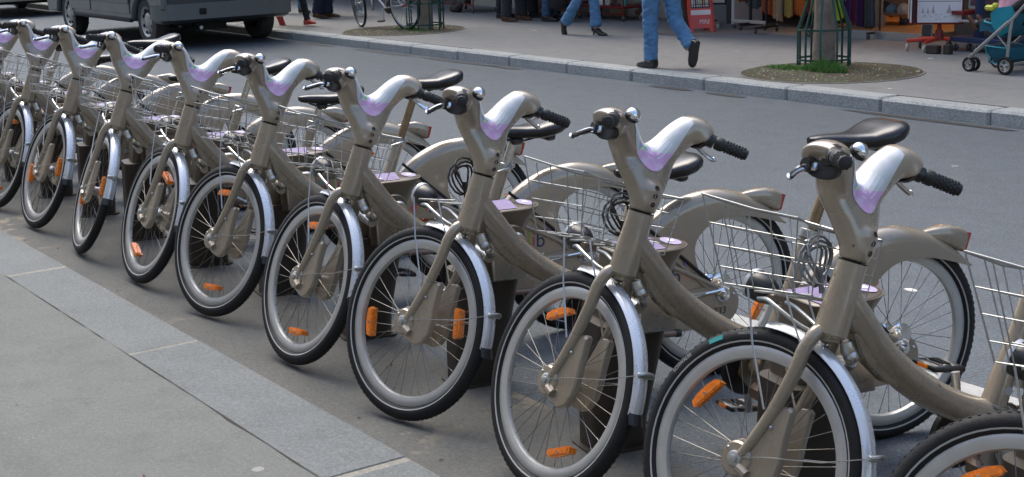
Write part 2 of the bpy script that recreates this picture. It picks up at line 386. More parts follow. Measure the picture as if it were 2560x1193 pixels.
def sheet(name, x0, x1, y0, y1, z, m, **k):
    b = MB(); b.quad((x0, y0, z), (x1, y0, z), (x1, y1, z), (x0, y1, z)); o = b.build(name, m, None, False); o['kind'] = 'structure'; return o
sheet('ground', -900, 900, -900, 900, -.02, M['asphalt'])
sheet('road', -300, 300, 1.99, 9.2, 0, M['asphalt'])
sheet('gutter_strip', -120, 60, 1.99, 2.78, .004, M['gutter'])
def solid(name, x0, x1, y0, y1, z0, z1, m, parent=None, kind=None):
    b = MB(); b.box(((x0+x1)/2, (y0+y1)/2, (z0+z1)/2), (x1-x0, y1-y0, z1-z0)); o = b.build(name, m, parent, False)
    if kind: o['kind'] = kind
    return o
NZ = .13
solid('near_pavement', -120, 60, -6.0, 1.712, -.3, NZ, M['pave'], kind='structure')
solid('near_kerb_bed', -120, 60, 1.712, 1.99, -.3, NZ-.002, M['mortar'], kind='structure')
# wobbly dirt joint between asphalt and slabs
b = MB(); P = []
random.seed(3)
x = -14.0
while x < 2:
    w = max(0, random.gauss(.002, .004)); P.append((x, 1.7125-w*.7, 1.7135+w*.6)); x += random.uniform(.05, .16)
for i in range(len(P)-1):
    b.quad((P[i][0], P[i][1], NZ+.0012), (P[i+1][0], P[i+1][1], NZ+.0012), (P[i+1][0], P[i+1][2], NZ+.0012), (P[i][0], P[i][2], NZ+.0012))
o = b.build('joint_dirt', M['crack'], None, False); o['kind'] = 'structure'
kerb = empty('near_kerb', (0, 0, 0), kind='structure')
sl = MB(); sl.bbox((0, 0, 0), (1.530, .277, .14), .003); slm = sl.mesh('kerb_slab', M['slab'], True, 30)
for k in range(-4, 6):
    o = link('kerb_slab', slm, kerb); o.location = (-6.6+1.56*k+.78, 1.8530, NZ-.07+random.uniform(-.002, .003))
fk = empty('far_kerb', (0, 0, 0), kind='structure')
FZ, KY = .11, 8.97
kb = MB(); kb.bbox((0, 0, 0), (1.034, .235, .30), .018); kbm = kb.mesh('kerb_stone', M['granite'], True, 30)
for k in range(-14, 16):
    o = link('kerb_stone', kbm, fk); o.location = (-16.15+1.046*k+.523, KY+.118+random.uniform(-.004, .004), FZ-.15+random.uniform(-.003, .004))
solid('far_pavement', -120, 60, KY+.236, 40, -.3, FZ, M['pave_far'], kind='structure')
solid('far_kerb_bed', -120, 60, KY+.02, KY+.236, -.3, FZ-.03, M['mortar'], kind='structure')
sheet('road_line', -4.75, -2.2, 3.95, 4.06, .004, M['line'])
sheet('road_line', -9.4, -7.0, 3.92, 4.02, .004, M['line'])
# damp stains in the far gutter
for (x, w) in ((-15.6, 1.5), (-12.9, .55), (-13.9, 1.7), (-10.2, .55), (-9.45, .5), (-7.2, 1.7), (-17.3, .9), (-5.4, 1.6)):
    b = MB(); pts = []
    for i in range(22):
        a = 2*pi*i/22; r = 1+random.uniform(-.15, .15); pts.append((x+cos(a)*w/2*r, KY-.10+sin(a)*.055*r-.02, .004))
    b.add(pts, [tuple(range(22))]); o = b.build('gutter_stain', M['damp'], None, False); o['kind'] = 'structure'
# fallen leaf bits and grit on the near side
M['leaf'] = mat('dead_leaf', (.16, .06, .03), .8)
b = MB(); random.seed(11)
for i in range(60):
    x, y = (random.uniform(-7, -2), random.uniform(.6, 1.7)) if i % 4 == 0 else (random.uniform(-8, -1.5), random.uniform(2.05, 2.9))
    z = (NZ if y < 1.99 else .004)+.002; a = random.uniform(0, pi); l, w = random.uniform(.004, .011), random.uniform(.002, .005)
    c, s_ = cos(a), sin(a)
    b.add([(x+c*l, y+s_*l, z), (x-s_*w, y+c*w, z+.004), (x-c*l, y-s_*l, z+.001), (x+s_*w, y-c*w, z+.003)], [(0, 1, 2, 3)])
o = b.build('leaf_litter', M['leaf'], None, False); o['kind'] = 'stuff'
# ------------------------------------------------------------------ hire bicycles
# bike space: x forward (front hub at 0), y rider's left, z up
R_W = .333; WB = 1.18; HA = rad(71.578)
AX = Vector((-cos(HA), 0, sin(HA))); A0 = Vector((-.2218, 0, .632))
def axp(z): return A0 + AX*((z-.632)/AX.z)
SIDE = Vector((0, 1, 0)); FWDP = SIDE.cross(AX)          # forward, perpendicular to the steering axis
def steer(d): return Matrix.Translation(A0) @ Matrix.Rotation(-d, 4, AX) @ Matrix.Translation(-A0)
def sp(s, y, z): return (-s, y, z)

def circ(r, n): return [(r*cos(2*pi*i/n), r*sin(2*pi*i/n)) for i in range(n)]
def wheel(parent, name, hubr=.03, hubw=.045, big=False, at=(0, 0, R_W)):
    """wheel about its own hub centre (y is the axle)"""
    seg = 64
    rm = MB()
    prof = [(.284, -.0135), (.286, -.0115), (.279, -.009), (.274, 0), (.279, .009), (.286, .0115), (.284, .0135), (.264, .0125), (.2545, .0095), (.251, 0), (.2545, -.0095), (.264, -.0125)]
    rm.lathe(prof, (0, 0, 0), (0, 1, 0), seg, loop=True)
    w = rm.build(name, M['rim'], parent, True, 50); w.location = at
    ty = MB(); prof = []
    for i in range(14):
        a = 2*pi*i/14; rr = .3075+.0258*cos(a)*(1 if cos(a) > 0 else .98); prof.append((rr, .0225*sin(a)))
    ty.lathe(prof, (0, 0, 0), (0, 1, 0), seg, loop=True)
    # tread blocks: low chevrons over the crown
    for i in range(96):
        for sgn in (-1, 1):
            a = 2*pi*(i+.5*(sgn > 0))/96
            def pt(r, y, da): return (r*cos(a+da), y, r*sin(a+da))
            ty.add([pt(.3322, .002*sgn, 0), pt(.3285, .0125*sgn, .018), pt(.3285, .0125*sgn, .045), pt(.3322, .002*sgn, .028),
                    pt(.3338, .003*sgn, .003), pt(.3304, .0125*sgn, .021), pt(.3304, .0125*sgn, .042), pt(.3338, .003*sgn, .025)],
                   [(4, 5, 6, 7), (0, 1, 5, 4), (1, 2, 6, 5), (2, 3, 7, 6), (3, 0, 4, 7)])
    ty.build('tyre', M['rubber'], w, True, 35)
    bd = MB()
    for sgn in (-1, 1):
        bd.lathe([(.2945, .0198*sgn), (.2985, .0212*sgn), (.2985, .0218*sgn), (.2945, .0204*sgn)], (0, 0, 0), (0, 1, 0), seg, loop=True)
    bd.build('reflective_band', M['band'], w)
    sk = MB(); n = 36
    for i in range(n):
        sgn = 1 if i % 2 else -1; a = 2*pi*i/n; da = (.55 if (i//2) % 2 else -.55)
        p0 = (.03*cos(a+da), hubw*.62*sgn, .03*sin(a+da)); p1 = (.248*cos(a), .003*sgn, .248*sin(a))
        sk.tube([p0, p1], .0011, 4)
        pn = Vector(p1)*.955; sk.tube([tuple(pn), p1], .0016, 4)
    sk.build('spokes', M['spoke'], w, kind='stuff')
    hb = MB(); hr = hubr
    hb.lathe([(.006, -hubw-.018), (.009, -hubw-.006), (.016, -hubw), (hr, -hubw*.75), (hr, -hubw*.6), (hr*.7, -hubw*.45), (hr*.7, hubw*.45), (hr, hubw*.6), (hr, hubw*.75), (.016, hubw), (.009, hubw+.006), (.006, hubw+.018)], (0, 0, 0), (0, 1, 0), 20)
    hb.build('hub', M['chrome'] if big else M['alu'], w)
    for k in (0, 1):
        rf = MB(); poly = [(-.052, -.006), (-.044, -.012), (.044, -.012), (.052, -.006), (.046, .010), (.02, .015), (-.02, .015), (-.046, .010)]
        sg = 1 if k == 0 else -1
        rf.prism(poly, .004, .019, lambda x, y, z: (x, y*1.0, .206+z))
        rf.prism([(-.044, -.007), (.044, -.007), (.038, .007), (-.038, .007)], .019, .0215, lambda x, y, z: (x, y, .206+z))
        rf.prism([(-.05, -.006), (.05, -.006), (.044, .010), (-.044, .010)], -.012, .004, lambda x, y, z: (x, y, .206+z))
        rf.cyl((0, .021, .206), (0, .0245, .206), .004, seg=8, mi=1)
        o = rf.build('reflector', [M['orange'], M['chrome']], w, True, 25); o.rotation_euler = (0, pi*k, 0)
    # valve
    return w

def make_bike():
    root = empty('hire_bicycle')
    B = {}
    # --- frame
    f = MB()
    dt = spl([sp(.262, 0, .735), sp(.312, 0, .665), sp(.378, 0, .576), (-.475, 0, .490), (-.59, 0, .417), (-.70, 0, .371), (-.80, 0, .345)], 6)
    nn = len(dt); f.tube(dt, [.038+.004*math.sin(i/(nn-1)*pi) for i in range(nn)], 16)
    a, b_ = axp(.645), axp(.819)
    f.lathe([(.040, 0), (.0435, .002), (.0425, .05), (.0385, .13), (.0372, .1825), (.034, .1835)], a, AX, 28)
    f.lathe([(.030, -.006), (.036, -.004), (.036, .01)], a, AX, 20)
    st = [(-.735, 0, .365), (-.752, 0, .40), (-.778, 0, .475), (-.80, 0, .535), (-.86, 0, .70)]
    f.tube(st, [.034, .034, .031, .0245, .0245], 14)
    f.lathe([(.022, -.052), (.033, -.05), (.034, 0), (.033, .05), (.022, .052)], (-.72, 0, .285), (0, 1, 0), 20)
    f.tube([(-.80, 0, .356), (-.765, 0, .33), (-.73, 0, .29)], [.042, .042, .035], 12)
    for y in (-.055, .055):
        f.tube([(-.74, y*.6, .31), (-.84, y, .32), (-1.02, y*1.05, .326), (-1.165, y*1.05, .333)], .0125, 8)
        f.tube([(-.80, y*.45, .52), (-.90, y*.9, .475), (-1.03, y*1.05, .415), (-1.16, y*1.05, .345)], .010, 8)
    fr = f.build('frame', M['paint'], root, True, 45); B['frame'] = fr
    col = MB(); col.lathe([(.0365, -.003), (.039, -.002), (.039, .004), (.0365, .005)], (-.742, 0, .385), Vector((-.36, 0, 1)), 20)
    col.build('seat_tube_collar', M['alu'], fr)
    dc = MB(); dc.lathe([(.0, 0), (.012, .0), (.012, .0006), (0, .0006)], (-.765, .0335, .43), (0.2, 1, 0), 14); dc.build('round_decal', M['band'], fr)
    lb = MB()
    poly = [(-.300, .607), (-.330, .622), (-.352, .600), (-.395, .545), (-.452, .485), (-.436, .452), (-.418, .462), (-.398, .468), (-.345, .52), (-.318, .556)]
    lb.prism(poly, -.012, .024); lb.prism([(p[0]*.9-.037, p[1]*.9+.054) for p in poly], .024, .028)
    lb.v = [(v[0]+.020, v[1], v[2]+.036) for v in lb.v]
    lbo = lb.build('lock_bracket', M['paint'], fr, True, 25)
    lk = MB(); lk.tube([(-.268, .008, .622), (-.272, .012, .60), (-.285, .015, .572)], [.016, .02, .014], 10); lk.ball((-.277, .018, .585), .02, 10, 8)
    lk.tube([(-.30, -.01, .56), (-.33, -.06, .53), (-.36, -.14, .52)], .014, 8)
    lk.build('lock_arm', M['steel'], fr)
    tm = text_mesh('JCDecaux', .021, M['paint'], .0012)
    tm.transform(Matrix.Translation((-.363, .0285, .571)) @ Matrix.Rotation(rad(-50), 4, 'Y').inverted() @ Matrix(((-1, 0, 0, 0), (0, 0, 1, 0), (0, 1, 0, 0), (0, 0, 0, 1))))
    link('embossed_lettering', tm, fr)
    # --- fork (steered)
    k = MB()
    for y in (-1, 1):
        leg = spl([(-.215, .012*y, .650), (-.212, .040*y, .645), (-.190, .0555*y, .605), (-.163, .0575*y, .545), (-.10, .0575*y, .445), (-.035, .056*y, .365), (-.005, .055*y, .335)], 5)
        n = len(leg); k.tube(leg, [.0185 if i < n*.45 else .0185-.006*(i-n*.45)/(n*.55) for i in range(n)], 12)
    k.tube([axp(.648)+Vector((0, -.03, 0)), axp(.648)+Vector((0, .03, 0))], .024, 12)
    k.cyl(axp(.63), axp(.66), .027, seg=14)
    fk_ = k.build('front_fork', M['paint'], root, True, 45); B['fork'] = fk_
    for y in (-1, 1):
        c = MB()
        pol = [(-.158, .452), (-.150, .462), (-.132, .464), (-.122, .455), (-.085, .415), (-.052, .378), (-.012, .385), (.020, .376), (.040, .354), (.046, .330), (.036, .302), (.008, .284), (-.018, .265), (-.050, .252), (-.082, .258), (-.108, .285), (-.124, .325), (-.136, .38)]
        cx = sum(p[0] for p in pol)/len(pol); cz = sum(p[1] for p in pol)/len(pol)
        rings = []
        for yy, sc in ((.030, .97), (.032, 1), (.050, 1), (.056, .95), (.057, .90)):
            rings.append([(cx+(p[0]-cx)*sc, yy*y, cz+(p[1]-cz)*sc) for p in pol])
        c.loft(rings)
        c.lathe([(.043, .040), (.045, .058), (.040, .063), (.0, .064)], (0, 0, .333), (0, y, 0), 20)
        c.tube([(-.010, .062*y, .312), (-.035, .062*y, .293)], .014, 10)
        ho = c.build('hub_cover', M['paint'], fk_, True, 30)
    for y in (-1, 1):
        ax = MB(); ax.lathe([(.0, .060), (.020, .060), (.021, .066), (.015, .069), (.011, .069), (.011, .074), (.006, .076), (0, .076)], (0, 0, .333), (0, y, 0), 14)
        for q in ((-.040, .334), (-.102, .412), (.02, .36), (-.018, .292)):
            sw_ = MB(); sw_.ball((q[0], .061*y, q[1]), .0055, 8, 6); sw_.build('screw', M['alu'], fk_)
        ax.build('axle_nut', M['alu'], fk_)
    # --- front wheel (steered)
    B['fw'] = wheel(root, 'front_wheel', .034, .040)
    # --- front fender (steered)
    fd = MB(); rings = []
    def fsec(cx, cz, r, a, w, th=.0016):
        ring = []
        for rr, pw in ((r, 1), (r-th, .96)):
            seq = [-1, -.92, -.6, -.2, .2, .6, .92, 1]
            if rr < r: seq = seq[::-1]
            for q in seq:
                h = rr-.017*(abs(q)**3.0)
                ring.append((cx+h*cos(a), q*w*pw, cz+h*sin(a)))
        return ring
    for i in range(29):
        a = rad(99.5+(196-99.5)*i/28)
        rings.append(fsec(0, .333, .352, a, .0262))
    fd.loft(rings); ff = fd.build('front_fender', M['fender'], root, True, 50); B['fender'] = ff
    mf = MB(); rings = []
    for i in range(8):
        a = rad(195+(200-195)*i/7); rings.append(fsec(0, .333, .3535+.002*i, a, .0255+.001*(i/7), .002))
    mf.loft(rings); mf.build('mudflap', M['black'], ff)
    cl = MB(); ex = rad(177.5); C0 = Vector((.356*cos(ex), 0, .333+.356*sin(ex)))
    cl.bbox(C0, (.008, .060, .016), .003)
    for y in (-1, 1): cl.tube([C0+Vector((0, .03*y, 0)), C0+Vector((-.014, .014*y, .004)), C0+Vector((-.017, 0, .006))], [.005, .005, .004], 6)
    cl.build('stay_clip', M['alu'], ff)
    sy = MB()
    for y in (-1, 1): sy.tube([(-.012, .066*y, .336), (-.10, .064*y, .338), (-.24, .05*y, .333), C0+Vector((.01, .03*y, -.002))], .0015, 6)
    sy.build('fender_stay', M['alu'], ff)
    bk = MB(); bk.bbox((-.207, .0, .628), (.006, .03, .05), .002, M_=Matrix.Rotation(rad(20), 3, 'Y')); bk.ball((-.212, .01, .62), .006, 8, 6); bk.ball((-.212, -.01, .62), .006, 8, 6)
    bk.build('fender_bracket', M['chrome'], ff)
    # --- handlebar: Y shaped casting (steered)
    def hb_pt(y, z):
        z -= .14*y*max(0, min(1, (z-.9)/.12)); p = axp(z); return Vector((p.x, y, p.z))
    ctr = [(-.170, 1.040), (-.156, 1.050), (-.136, 1.052), (-.114, 1.039), (-.090, 1.012), (-.064, .982), (-.034, .962), (0, .955)]
    ctr = ctr + [(-p[0], p[1]) for p in reversed(ctr[:-1])]
    ctr = [tuple(v) for v in spl([(p[0], p[1], 0) for p in ctr], 4)]
    y_ = MB(); RG = []; NRM = AX.cross(SIDE)      # rearward
    NRM = -FWDP
    secs = []
    n = len(ctr)
    for i in range(n):
        p = ctr[i]; q0 = ctr[max(i-1, 0)]; q1 = ctr[min(i+1, n-1)]
        ty_, tz_ = q1[0]-q0[0], q1[1]-q0[1]
        tv = (SIDE*ty_ + AX*tz_).normalized(); nv = NRM.cross(tv); 
        if nv.dot(AX) < 0: nv = -nv
        if abs(p[0]) < .03: pass
        c = hb_pt(p[0], p[1]); u = abs(p[0])/.170
        aa = .047-.007*u+.004*max(0, u-.8)*5      # thickness in the plane of the Y
        c = c+FWDP*(.062*(1-u*u)+.034*u+.020*max(0, u-.7)/.3); bb = .052-.008*u+.022*max(0, u-.75)*4                     # fore-aft depth
        secs.append((c, nv, aa, bb))
    # consistent inner normal: inner side of the U
    for i, (c, nv, aa, bb) in enumerate(secs):
        ring = []
        for k_ in range(20):
            t = 2*pi*k_/20; ct, s_t = cos(t), sin(t)
            ring.append(c+nv*aa*math.copysign(abs(ct)**.85, ct)+NRM*bb*math.copysign(abs(s_t)**.85, s_t))
        RG.append(ring)
    y_.loft(RG)
    y_.lathe([(.034, 0), (.0368, .002), (.0378, .03), (.041, .05), (.043, .07), (.03, .09)], axp(.8215), AX, 24)
    rings = []
    for z, hw, hd_ in ((.832, .036, .037), (.850, .044, .041), (.868, .054, .045), (.895, .070, .049), (.925, .091, .051), (.955, .108, .050), (.973, .116, .042)):
        rings.append([hb_pt(hw*math.copysign(abs(cos(2*pi*i/24))**.8, cos(2*pi*i/24)), z)+NRM*hd_*math.copysign(abs(sin(2*pi*i/24))**.8, sin(2*pi*i/24))+FWDP*.060*max(0, min(1, (z-.85)/.105)) for i in range(24)])
    y_.loft(rings)
    hm = remesh(y_, .0045, 22); hm.materials.append(M['paint'])
    hd = link('handlebar', hm, root); B['bar'] = hd
    # printed display in the fork of the Y, laid on the casting
    bv = BVHTree.FromPolygons([v.co.copy() for v in hm.vertices], [tuple(p.vertices) for p in hm.polygons])
    stk = MB(); nu, nv_ = 44, 16; uvs = []; grid = []
    for i in range(nu+1):
        U = -1+2*i/nu; yy = U*.128
        j = min(range(n), key=lambda q: abs(ctr[q][0]-yy)); 
        # interpolate section
        j0 = max(0, min(n-2, j if ctr[j][0] <= yy else j-1)); fr_ = (yy-ctr[j0][0])/(ctr[j0+1][0]-ctr[j0][0]+1e-9)
        c = secs[j0][0].lerp(secs[j0+1][0], fr_); nv = secs[j0][1].lerp(secs[j0+1][1], fr_).normalized()
        row = []
        vmax = 108-56*abs(U)**1.9
        for k_ in range(nv_+1):
            V = k_/nv_; t = rad(-22+(vmax+22)*V)
            d = (nv*cos(t)+NRM*sin(t)).normalized()
            hit = bv.ray_cast(c+d*.12, -d)
            p = (hit[0]+hit[1]*.0012) if hit[0] else c+d*.045
            row.append(p); uvs.append((U, V))
        grid.append(row)
    vs = [p for r in grid for p in r]
    fs = [(i*(nv_+1)+k_, (i+1)*(nv_+1)+k_, (i+1)*(nv_+1)+k_+1, i*(nv_+1)+k_+1) for i in range(nu) for k_ in range(nv_)]
    stk.add(vs, fs); sm_ = stk.mesh('display_sticker', M['sticker'], True, 60)
    ul = sm_.uv_layers.new(name='UVMap')
    for lp in sm_.loops: ul.data[lp.index].uv = uvs[lp.vertex_index]
    link('display_sticker', sm_, hd)
    blt = MB()
    for z in (.848, .872, .894):
        c = axp(z); hit = bv.ray_cast(c+NRM*.15, -NRM)
        if hit[0]: blt.lathe([(0, -.004), (.0055, -.004), (.0062, .0012), (.0075, .0012), (.0075, .0), (0, .0)], hit[0], hit[1], 12)
    blt.build('bolt_hole', M['black'], hd)
    sm2 = MB(); sm2.lathe([(.0365, 0), (.0376, .0003), (.0376, .0015), (.0365, .0018)], axp(.8195), AX, 24); sm2.build('seam_ring', M['black'], hd)
    for y in (-1, 1):
        E0 = hb_pt(.166*y, 1.032)+FWDP*.034; sw = (SIDE*y*.70 - FWDP*.70 - AX*.10).normalized()
        hs = MB()
        EC = E0+FWDP*.018; E0 = E0+AX*(.030 if y > 0 else .006)
        hs.loft([[EC+SIDE*(dd_*y)+(FWDP*cos(2*pi*q/20)*.056+AX*sin(2*pi*q/20)*.034)*k2 for q in range(20)] for dd_, k2 in ((-.01, .9), (.0045, .93), (.007, .86))])
        hs.tube([E0-SIDE*.004*y, E0+SIDE*.012*y], [.030, .026], 14)
        hs.tube([EC+FWDP*.03+SIDE*.0*y-AX*.004, EC+FWDP*.035+SIDE*.022*y-AX*.008], [.022, .017], 10)
        hs.tube([E0+SIDE*.004*y-FWDP*.008, E0+SIDE*.018*y-FWDP*.018, E0+sw*.045], [.022, .022, .020], 14)
        hs.build('control_housing', M['black'], hd)
        g = MB(); G0 = E0+SIDE*.012*y-FWDP*.014
        pts = [G0+sw*.028, G0+sw*.034, G0+sw*.05, G0+sw*.058, G0+sw*.120, G0+sw*.128, G0+sw*.131]
        g.tube(pts, [.0165, .0205, .0205, .0165, .0165, .0155, .009], 14)
        for i in range(7):
            for q in range(10):
                an = 2*pi*(q+.5*(i % 2))/10; w1 = sw.orthogonal().normalized(); w2 = sw.cross(w1)
                dd = w1*cos(an)+w2*sin(an); g.ball(G0+sw*(.064+i*.0088)+dd*.0162, .0036, 5, 4)
        g.build('grip', M['grip'], hd, True, 50)
        lv = MB()
        L0 = EC-SIDE*.002*y+FWDP*.016-AX*.006
        lp = spl([L0, L0+SIDE*.03*y+FWDP*.016-AX*.010, L0+SIDE*.066*y+FWDP*.010-AX*.026, L0+SIDE*.100*y-FWDP*.004-AX*.040, L0+SIDE*.112*y-FWDP*.006-AX*.038], 4)
        lv.tube(lp, [.0085]*(len(lp)-3)+[.008, .0085, .007], 8, flat=.6)
        lv.bbox(L0+SIDE*.006*y, (.022, .03, .022), .005)
        lv.build('brake_lever', M['chrome'], hd)
    bl = MB(); bc = hb_pt(.150, 1.083)-FWDP*.022; 
    bl.lathe([(.020, -.004), (.022, 0), (.0215, .006), (.018, .013), (.011, .018), (.004, .0195), (0, .0195)], bc, (AX*.8-FWDP*.6), 18)
    bl.build('bell', M['chrome'], hd)
    bb_ = MB(); bb_.lathe([(.015, -.016), (.023, -.010), (.0235, -.002), (.02, 0)], bc, (AX*.8-FWDP*.6), 16); bb_.build('bell_base', M['black'], hd)
    # --- basket (steered)
    bs = MB()
    def bpt(u, v, h):      # u 0 back..1 front, v -1..1, h 0 bottom..1 top
        top = Vector((-.252+.275*u, .196*v, .900+.068*u)); bot = Vector((-.222+.202*u, .162*v, .727+.032*u))
        return bot.lerp(top, h)
    def ringpts(h, zadd=0):
        seq = [(0, -1), (.5, -1), (1, -1), (1, 0), (1, 1), (.5, 1), (0, 1)]
        return [bpt(u, v, h) for u, v in seq]
    rp = [bpt(0, -.62, 1)+Vector((0, 0, -.012)), bpt(0, -1, 1), bpt(.45, -1, 1.0), bpt(1, -1, 1.06), bpt(1, 0, 1.02), bpt(1, 1, 1.06), bpt(.45, 1, 1.0), bpt(0, 1, 1), bpt(0, .62, 1)+Vector((0, 0, -.012))]
    bs.tube(rp, .0029, 6, loop=True)
    for h in (.72, .46, .2, 0.0):
        bs.tube([bpt(0, -1, h), bpt(1, -1, h), bpt(1, 1, h), bpt(0, 1, h)], .0018, 5, loop=True)
    for u in (.28, .56, .8):
        for v in (-1, 1): bs.tube([bpt(u, v, 1.0), bpt(u, v, 0)], .0018, 5)
    for v in (-1, -.5, 0, .5, 1):
        bs.tube([bpt(1, v, 1.04), bpt(1, v, .0)], .0022 if abs(v) == 1 else .0018, 5)
        if v: bs.tube([bpt(0, v, 1.0), bpt(0, v, 0)], .0018, 5)
    for v in (-.75, -.5, -.25, 0, .25, .5, .75):
        if abs(v) < .4: bs.tube([bpt(0, v, 0), bpt(.62, v, 0), bpt(.72, v, .22), bpt(1, v, .22)], .0018, 5)
        else: bs.tube([bpt(0, v, 0), bpt(1, v, 0)], .0018, 5)
    for u in (.25, .5): bs.tube([bpt(u, -1, 0), bpt(u, 1, 0)], .0018, 5)
    bk_ = bs.build('basket', M['basket'], root); B['basket'] = bk_
    ca = MB()
    rnd = random.Random(5); pts = []
    cc = Vector((-.175, -.03, .83))
    for i in range(60):
        a = i/60*2*pi*4.2; r = .045+.012*sin(i*.37); pts.append(cc+Vector((.010*sin(i*.9)+.02*i/60, cos(a)*r, sin(a)*r*1.15+.006*cos(i*.5))))
    ca.tube(pts, .0036, 6); ca.tube([pts[-1], cc+Vector((0, -.02, -.07)), cc+Vector((-.02, .02, -.10))], .0036, 6)
    ca.tube([cc+Vector((0, .0, -.02)), cc+Vector((.0, -.01, -.08))], .007, 8)
    B['coil'] = ca.build('lock_cable', M['black'], root)
    # --- head light and the rods that carry the basket (steered)
    hl = MB(); d = (FWDP*.985+AX*.17).normalized(); hc = Vector((-.012, 0, .772))
    hl.lathe([(.0, -.062), (.016, -.060), (.028, -.050), (.036, -.03), (.0385, -.01), (.0385, .012), (.036, .016)], hc, d, 22)
    ho = hl.build('headlight', M['black'], root); B['light'] = ho
    le = MB(); le.lathe([(.0395, .008), (.0405, .012), (.0405, .018), (.037, .019), (.033, .017), (0, .021)], hc, d, 22); le.build('lens', M['lens'], ho)
    br = MB(); br.bbox((-.055, 0, .735), (.05, .05, .022), .004); br.build('light_bracket', M['paint_dark'], ho)
    rd = MB()
    for y in (-1, 1):
        rd.tube(spl([(-.035, .03*y, .735), (-.075, .050*y, .728), (-.11, .054*y, .705), (-.165, .046*y, .665), (-.20, .03*y, .645)], 4), .0055, 8)
        rd.tube([(-.02, .055*y, .758), (-.045, .066*y, .62), (-.088, .072*y, .455)], .0030, 6)
        rd.tube([(-.13, .05*y, .742), (-.150, .052*y, .68), (-.175, .05*y, .615)], .0030, 6)
        rd.tube([(-.03, .04*y, .752), (-.13, .045*y, .740), (-.20, .04*y, .735)], .0036, 6)
    B['rods'] = rd.build('carrier_rods', M['alu'], root)
    # --- rear wheel
    B['rw'] = wheel(root, 'rear_wheel', .042, .048, True, (-WB, 0, R_W))
    # --- rear fairing (fender with side skirts)
    outer = [(.775, .455), (.815, .515), (.858, .575), (.905, .622), (.962, .660), (1.03, .690), (1.10, .706), (1.172, .711), (1.244, .700), (1.30, .681), (1.36, .651), (1.41, .617), (1.455, .575)]
    inner = [(1.125, .372), (1.098, .405), (1.080, .445), (1.069, .490), (1.073, .528), (1.094, .560), (1.130, .588), (1.172, .604), (1.235, .610), (1.285, .606), (1.34, .594), (1.39, .580), (1.448, .562)]
    no = 40
    so = spl([(p[0], p[1]-.014, 0) for p in outer], 4); si = spl([(p[0], p[1]-.012, 0) for p in inner], 4)
    fa = MB(); rings = []
    for o_, i_ in zip(so, si):
        o_, i_ = Vector(o_), Vector(i_); L_ = (o_-i_).length; dv = (o_-i_)/L_
        k_ = so.index(o_)/(len(so)-1) if False else 0
        ring = []
        Wd = .050
        capr = min(.045, L_*.8)
        prof = [(-1.0, 0.0)] + [(-1.0, max(0, L_-capr))] + [(-cos(rad(t)), L_-capr+capr*sin(rad(t))) for t in (20, 40, 60, 78)] + [(0, L_)]
        prof = prof + [(-p[0], p[1]) for p in reversed(prof[:-1])]
        for w_, h in prof: q = i_+dv*h; ring.append((-q.x, w_*Wd, q.y))
        for w_, h in reversed(prof): q = i_+dv*max(0, h-.003); ring.append((-q.x, w_*(Wd-.003), q.y))
        rings.append(ring)
    fa.loft(rings); fo = fa.build('rear_fairing', M['paint'], root, True, 42); B['fairing'] = fo
    tl = MB(); rings = []
    for (s0, z0, w0, h0, tilt) in ((1.27, .672, .010, .012, -20), (1.32, .672, .026, .026, -14), (1.37, .668, .034, .038, -6), (1.415, .652, .036, .045, 4), (1.437, .641, .035, .044, 8)):
        ring = []
        for k_ in range(16):
            t = 2*pi*k_/16; ct, st_ = cos(t), sin(t)
            yy = math.copysign(abs(ct)**.6, ct)*w0; zz = math.copysign(abs(st_)**.6, st_)*h0*.8
            ring.append((-(s0-zz*sin(rad(-14))*1.0), yy, z0+zz))
        rings.append(ring)
    tl.loft(rings); tl.v = [(v[0], v[1], v[2]-.014) for v in tl.v]; tlo = tl.build('tail_light', M['paint'], fo, True, 40)
    rl = MB(); rl.loft([[(-(1.434+.25*zz), yy, .641+zz) for yy, zz in ((-.031, -.031), (.031, -.031), (.032, .031), (-.032, .031))], [(-(1.452+.25*zz), yy*.86, .640+zz*.86) for yy, zz in ((-.031, -.031), (.031, -.031), (.032, .031), (-.032, .031))]])
    rl.v = [(v[0], v[1], v[2]-.014) for v in rl.v]; rl.build('tail_lens', M['red_lens'], fo)
    # --- chain case / hub guard plates
    cg = MB()
    arc = [(1.17+.078*cos(rad(t)), .283+.078*sin(rad(t))) for t in range(78, -96, -12)]
    poly = [(.70, .215), (.66, .27), (.68, .335), (.76, .352), (.95, .338), (1.08, .352)] + arc + [(1.0, .198), (.85, .196)]
    for y0, y1 in ((.056, .060), (-.066, -.060)): cg.prism([(-p[0], p[1]) for p in poly], y0, y1)
    tri = [(.80, .372), (.80, .56), (.86, .56), (1.118, .352), (1.095, .338), (.95, .352)]
    cgo = None
    for y0, y1 in ((.050, .054),): cg.prism([(-p[0], p[1]) for p in tri], y0, y1)
    cgo = cg.build('chain_case', M['paint'], root, True, 30); B['case'] = cgo
    for p0, p1, m_ in (((1.015, .470), (1.128, .372), M['black']), ((1.03, .425), (1.112, .352), M['paint'])):
        s_ = MB(); s_.tube([(-p0[0]+.16, .056, p0[1]+.138*1.0), (-p0[0], .056, p0[1]), (-p1[0], .058, p1[1])], .0065, 8); s_.build('stay_tube' if m_ is M['paint'] else 'stay_slot', m_, cgo)
    sc_ = MB()
    for q in ((1.00, .345), (1.225, .315), (.98, .262)): sc_.ball((-q[0], .0615 if q[1] != .345 else .056, q[1]), .006, 8, 6)
    sc_.build('screw', M['chrome'], cgo)
    rod = MB(); rod.tube([(-.98, .062, .312), (-1.10, .064, .330), (-1.17, .066, .337)], .006, 8); rod.lathe([(0, .06), (.026, .06), (.027, .066), (.018, .07), (.012, .085), (0, .086)], (-WB, 0, .318), (0, 1, 0), 16)
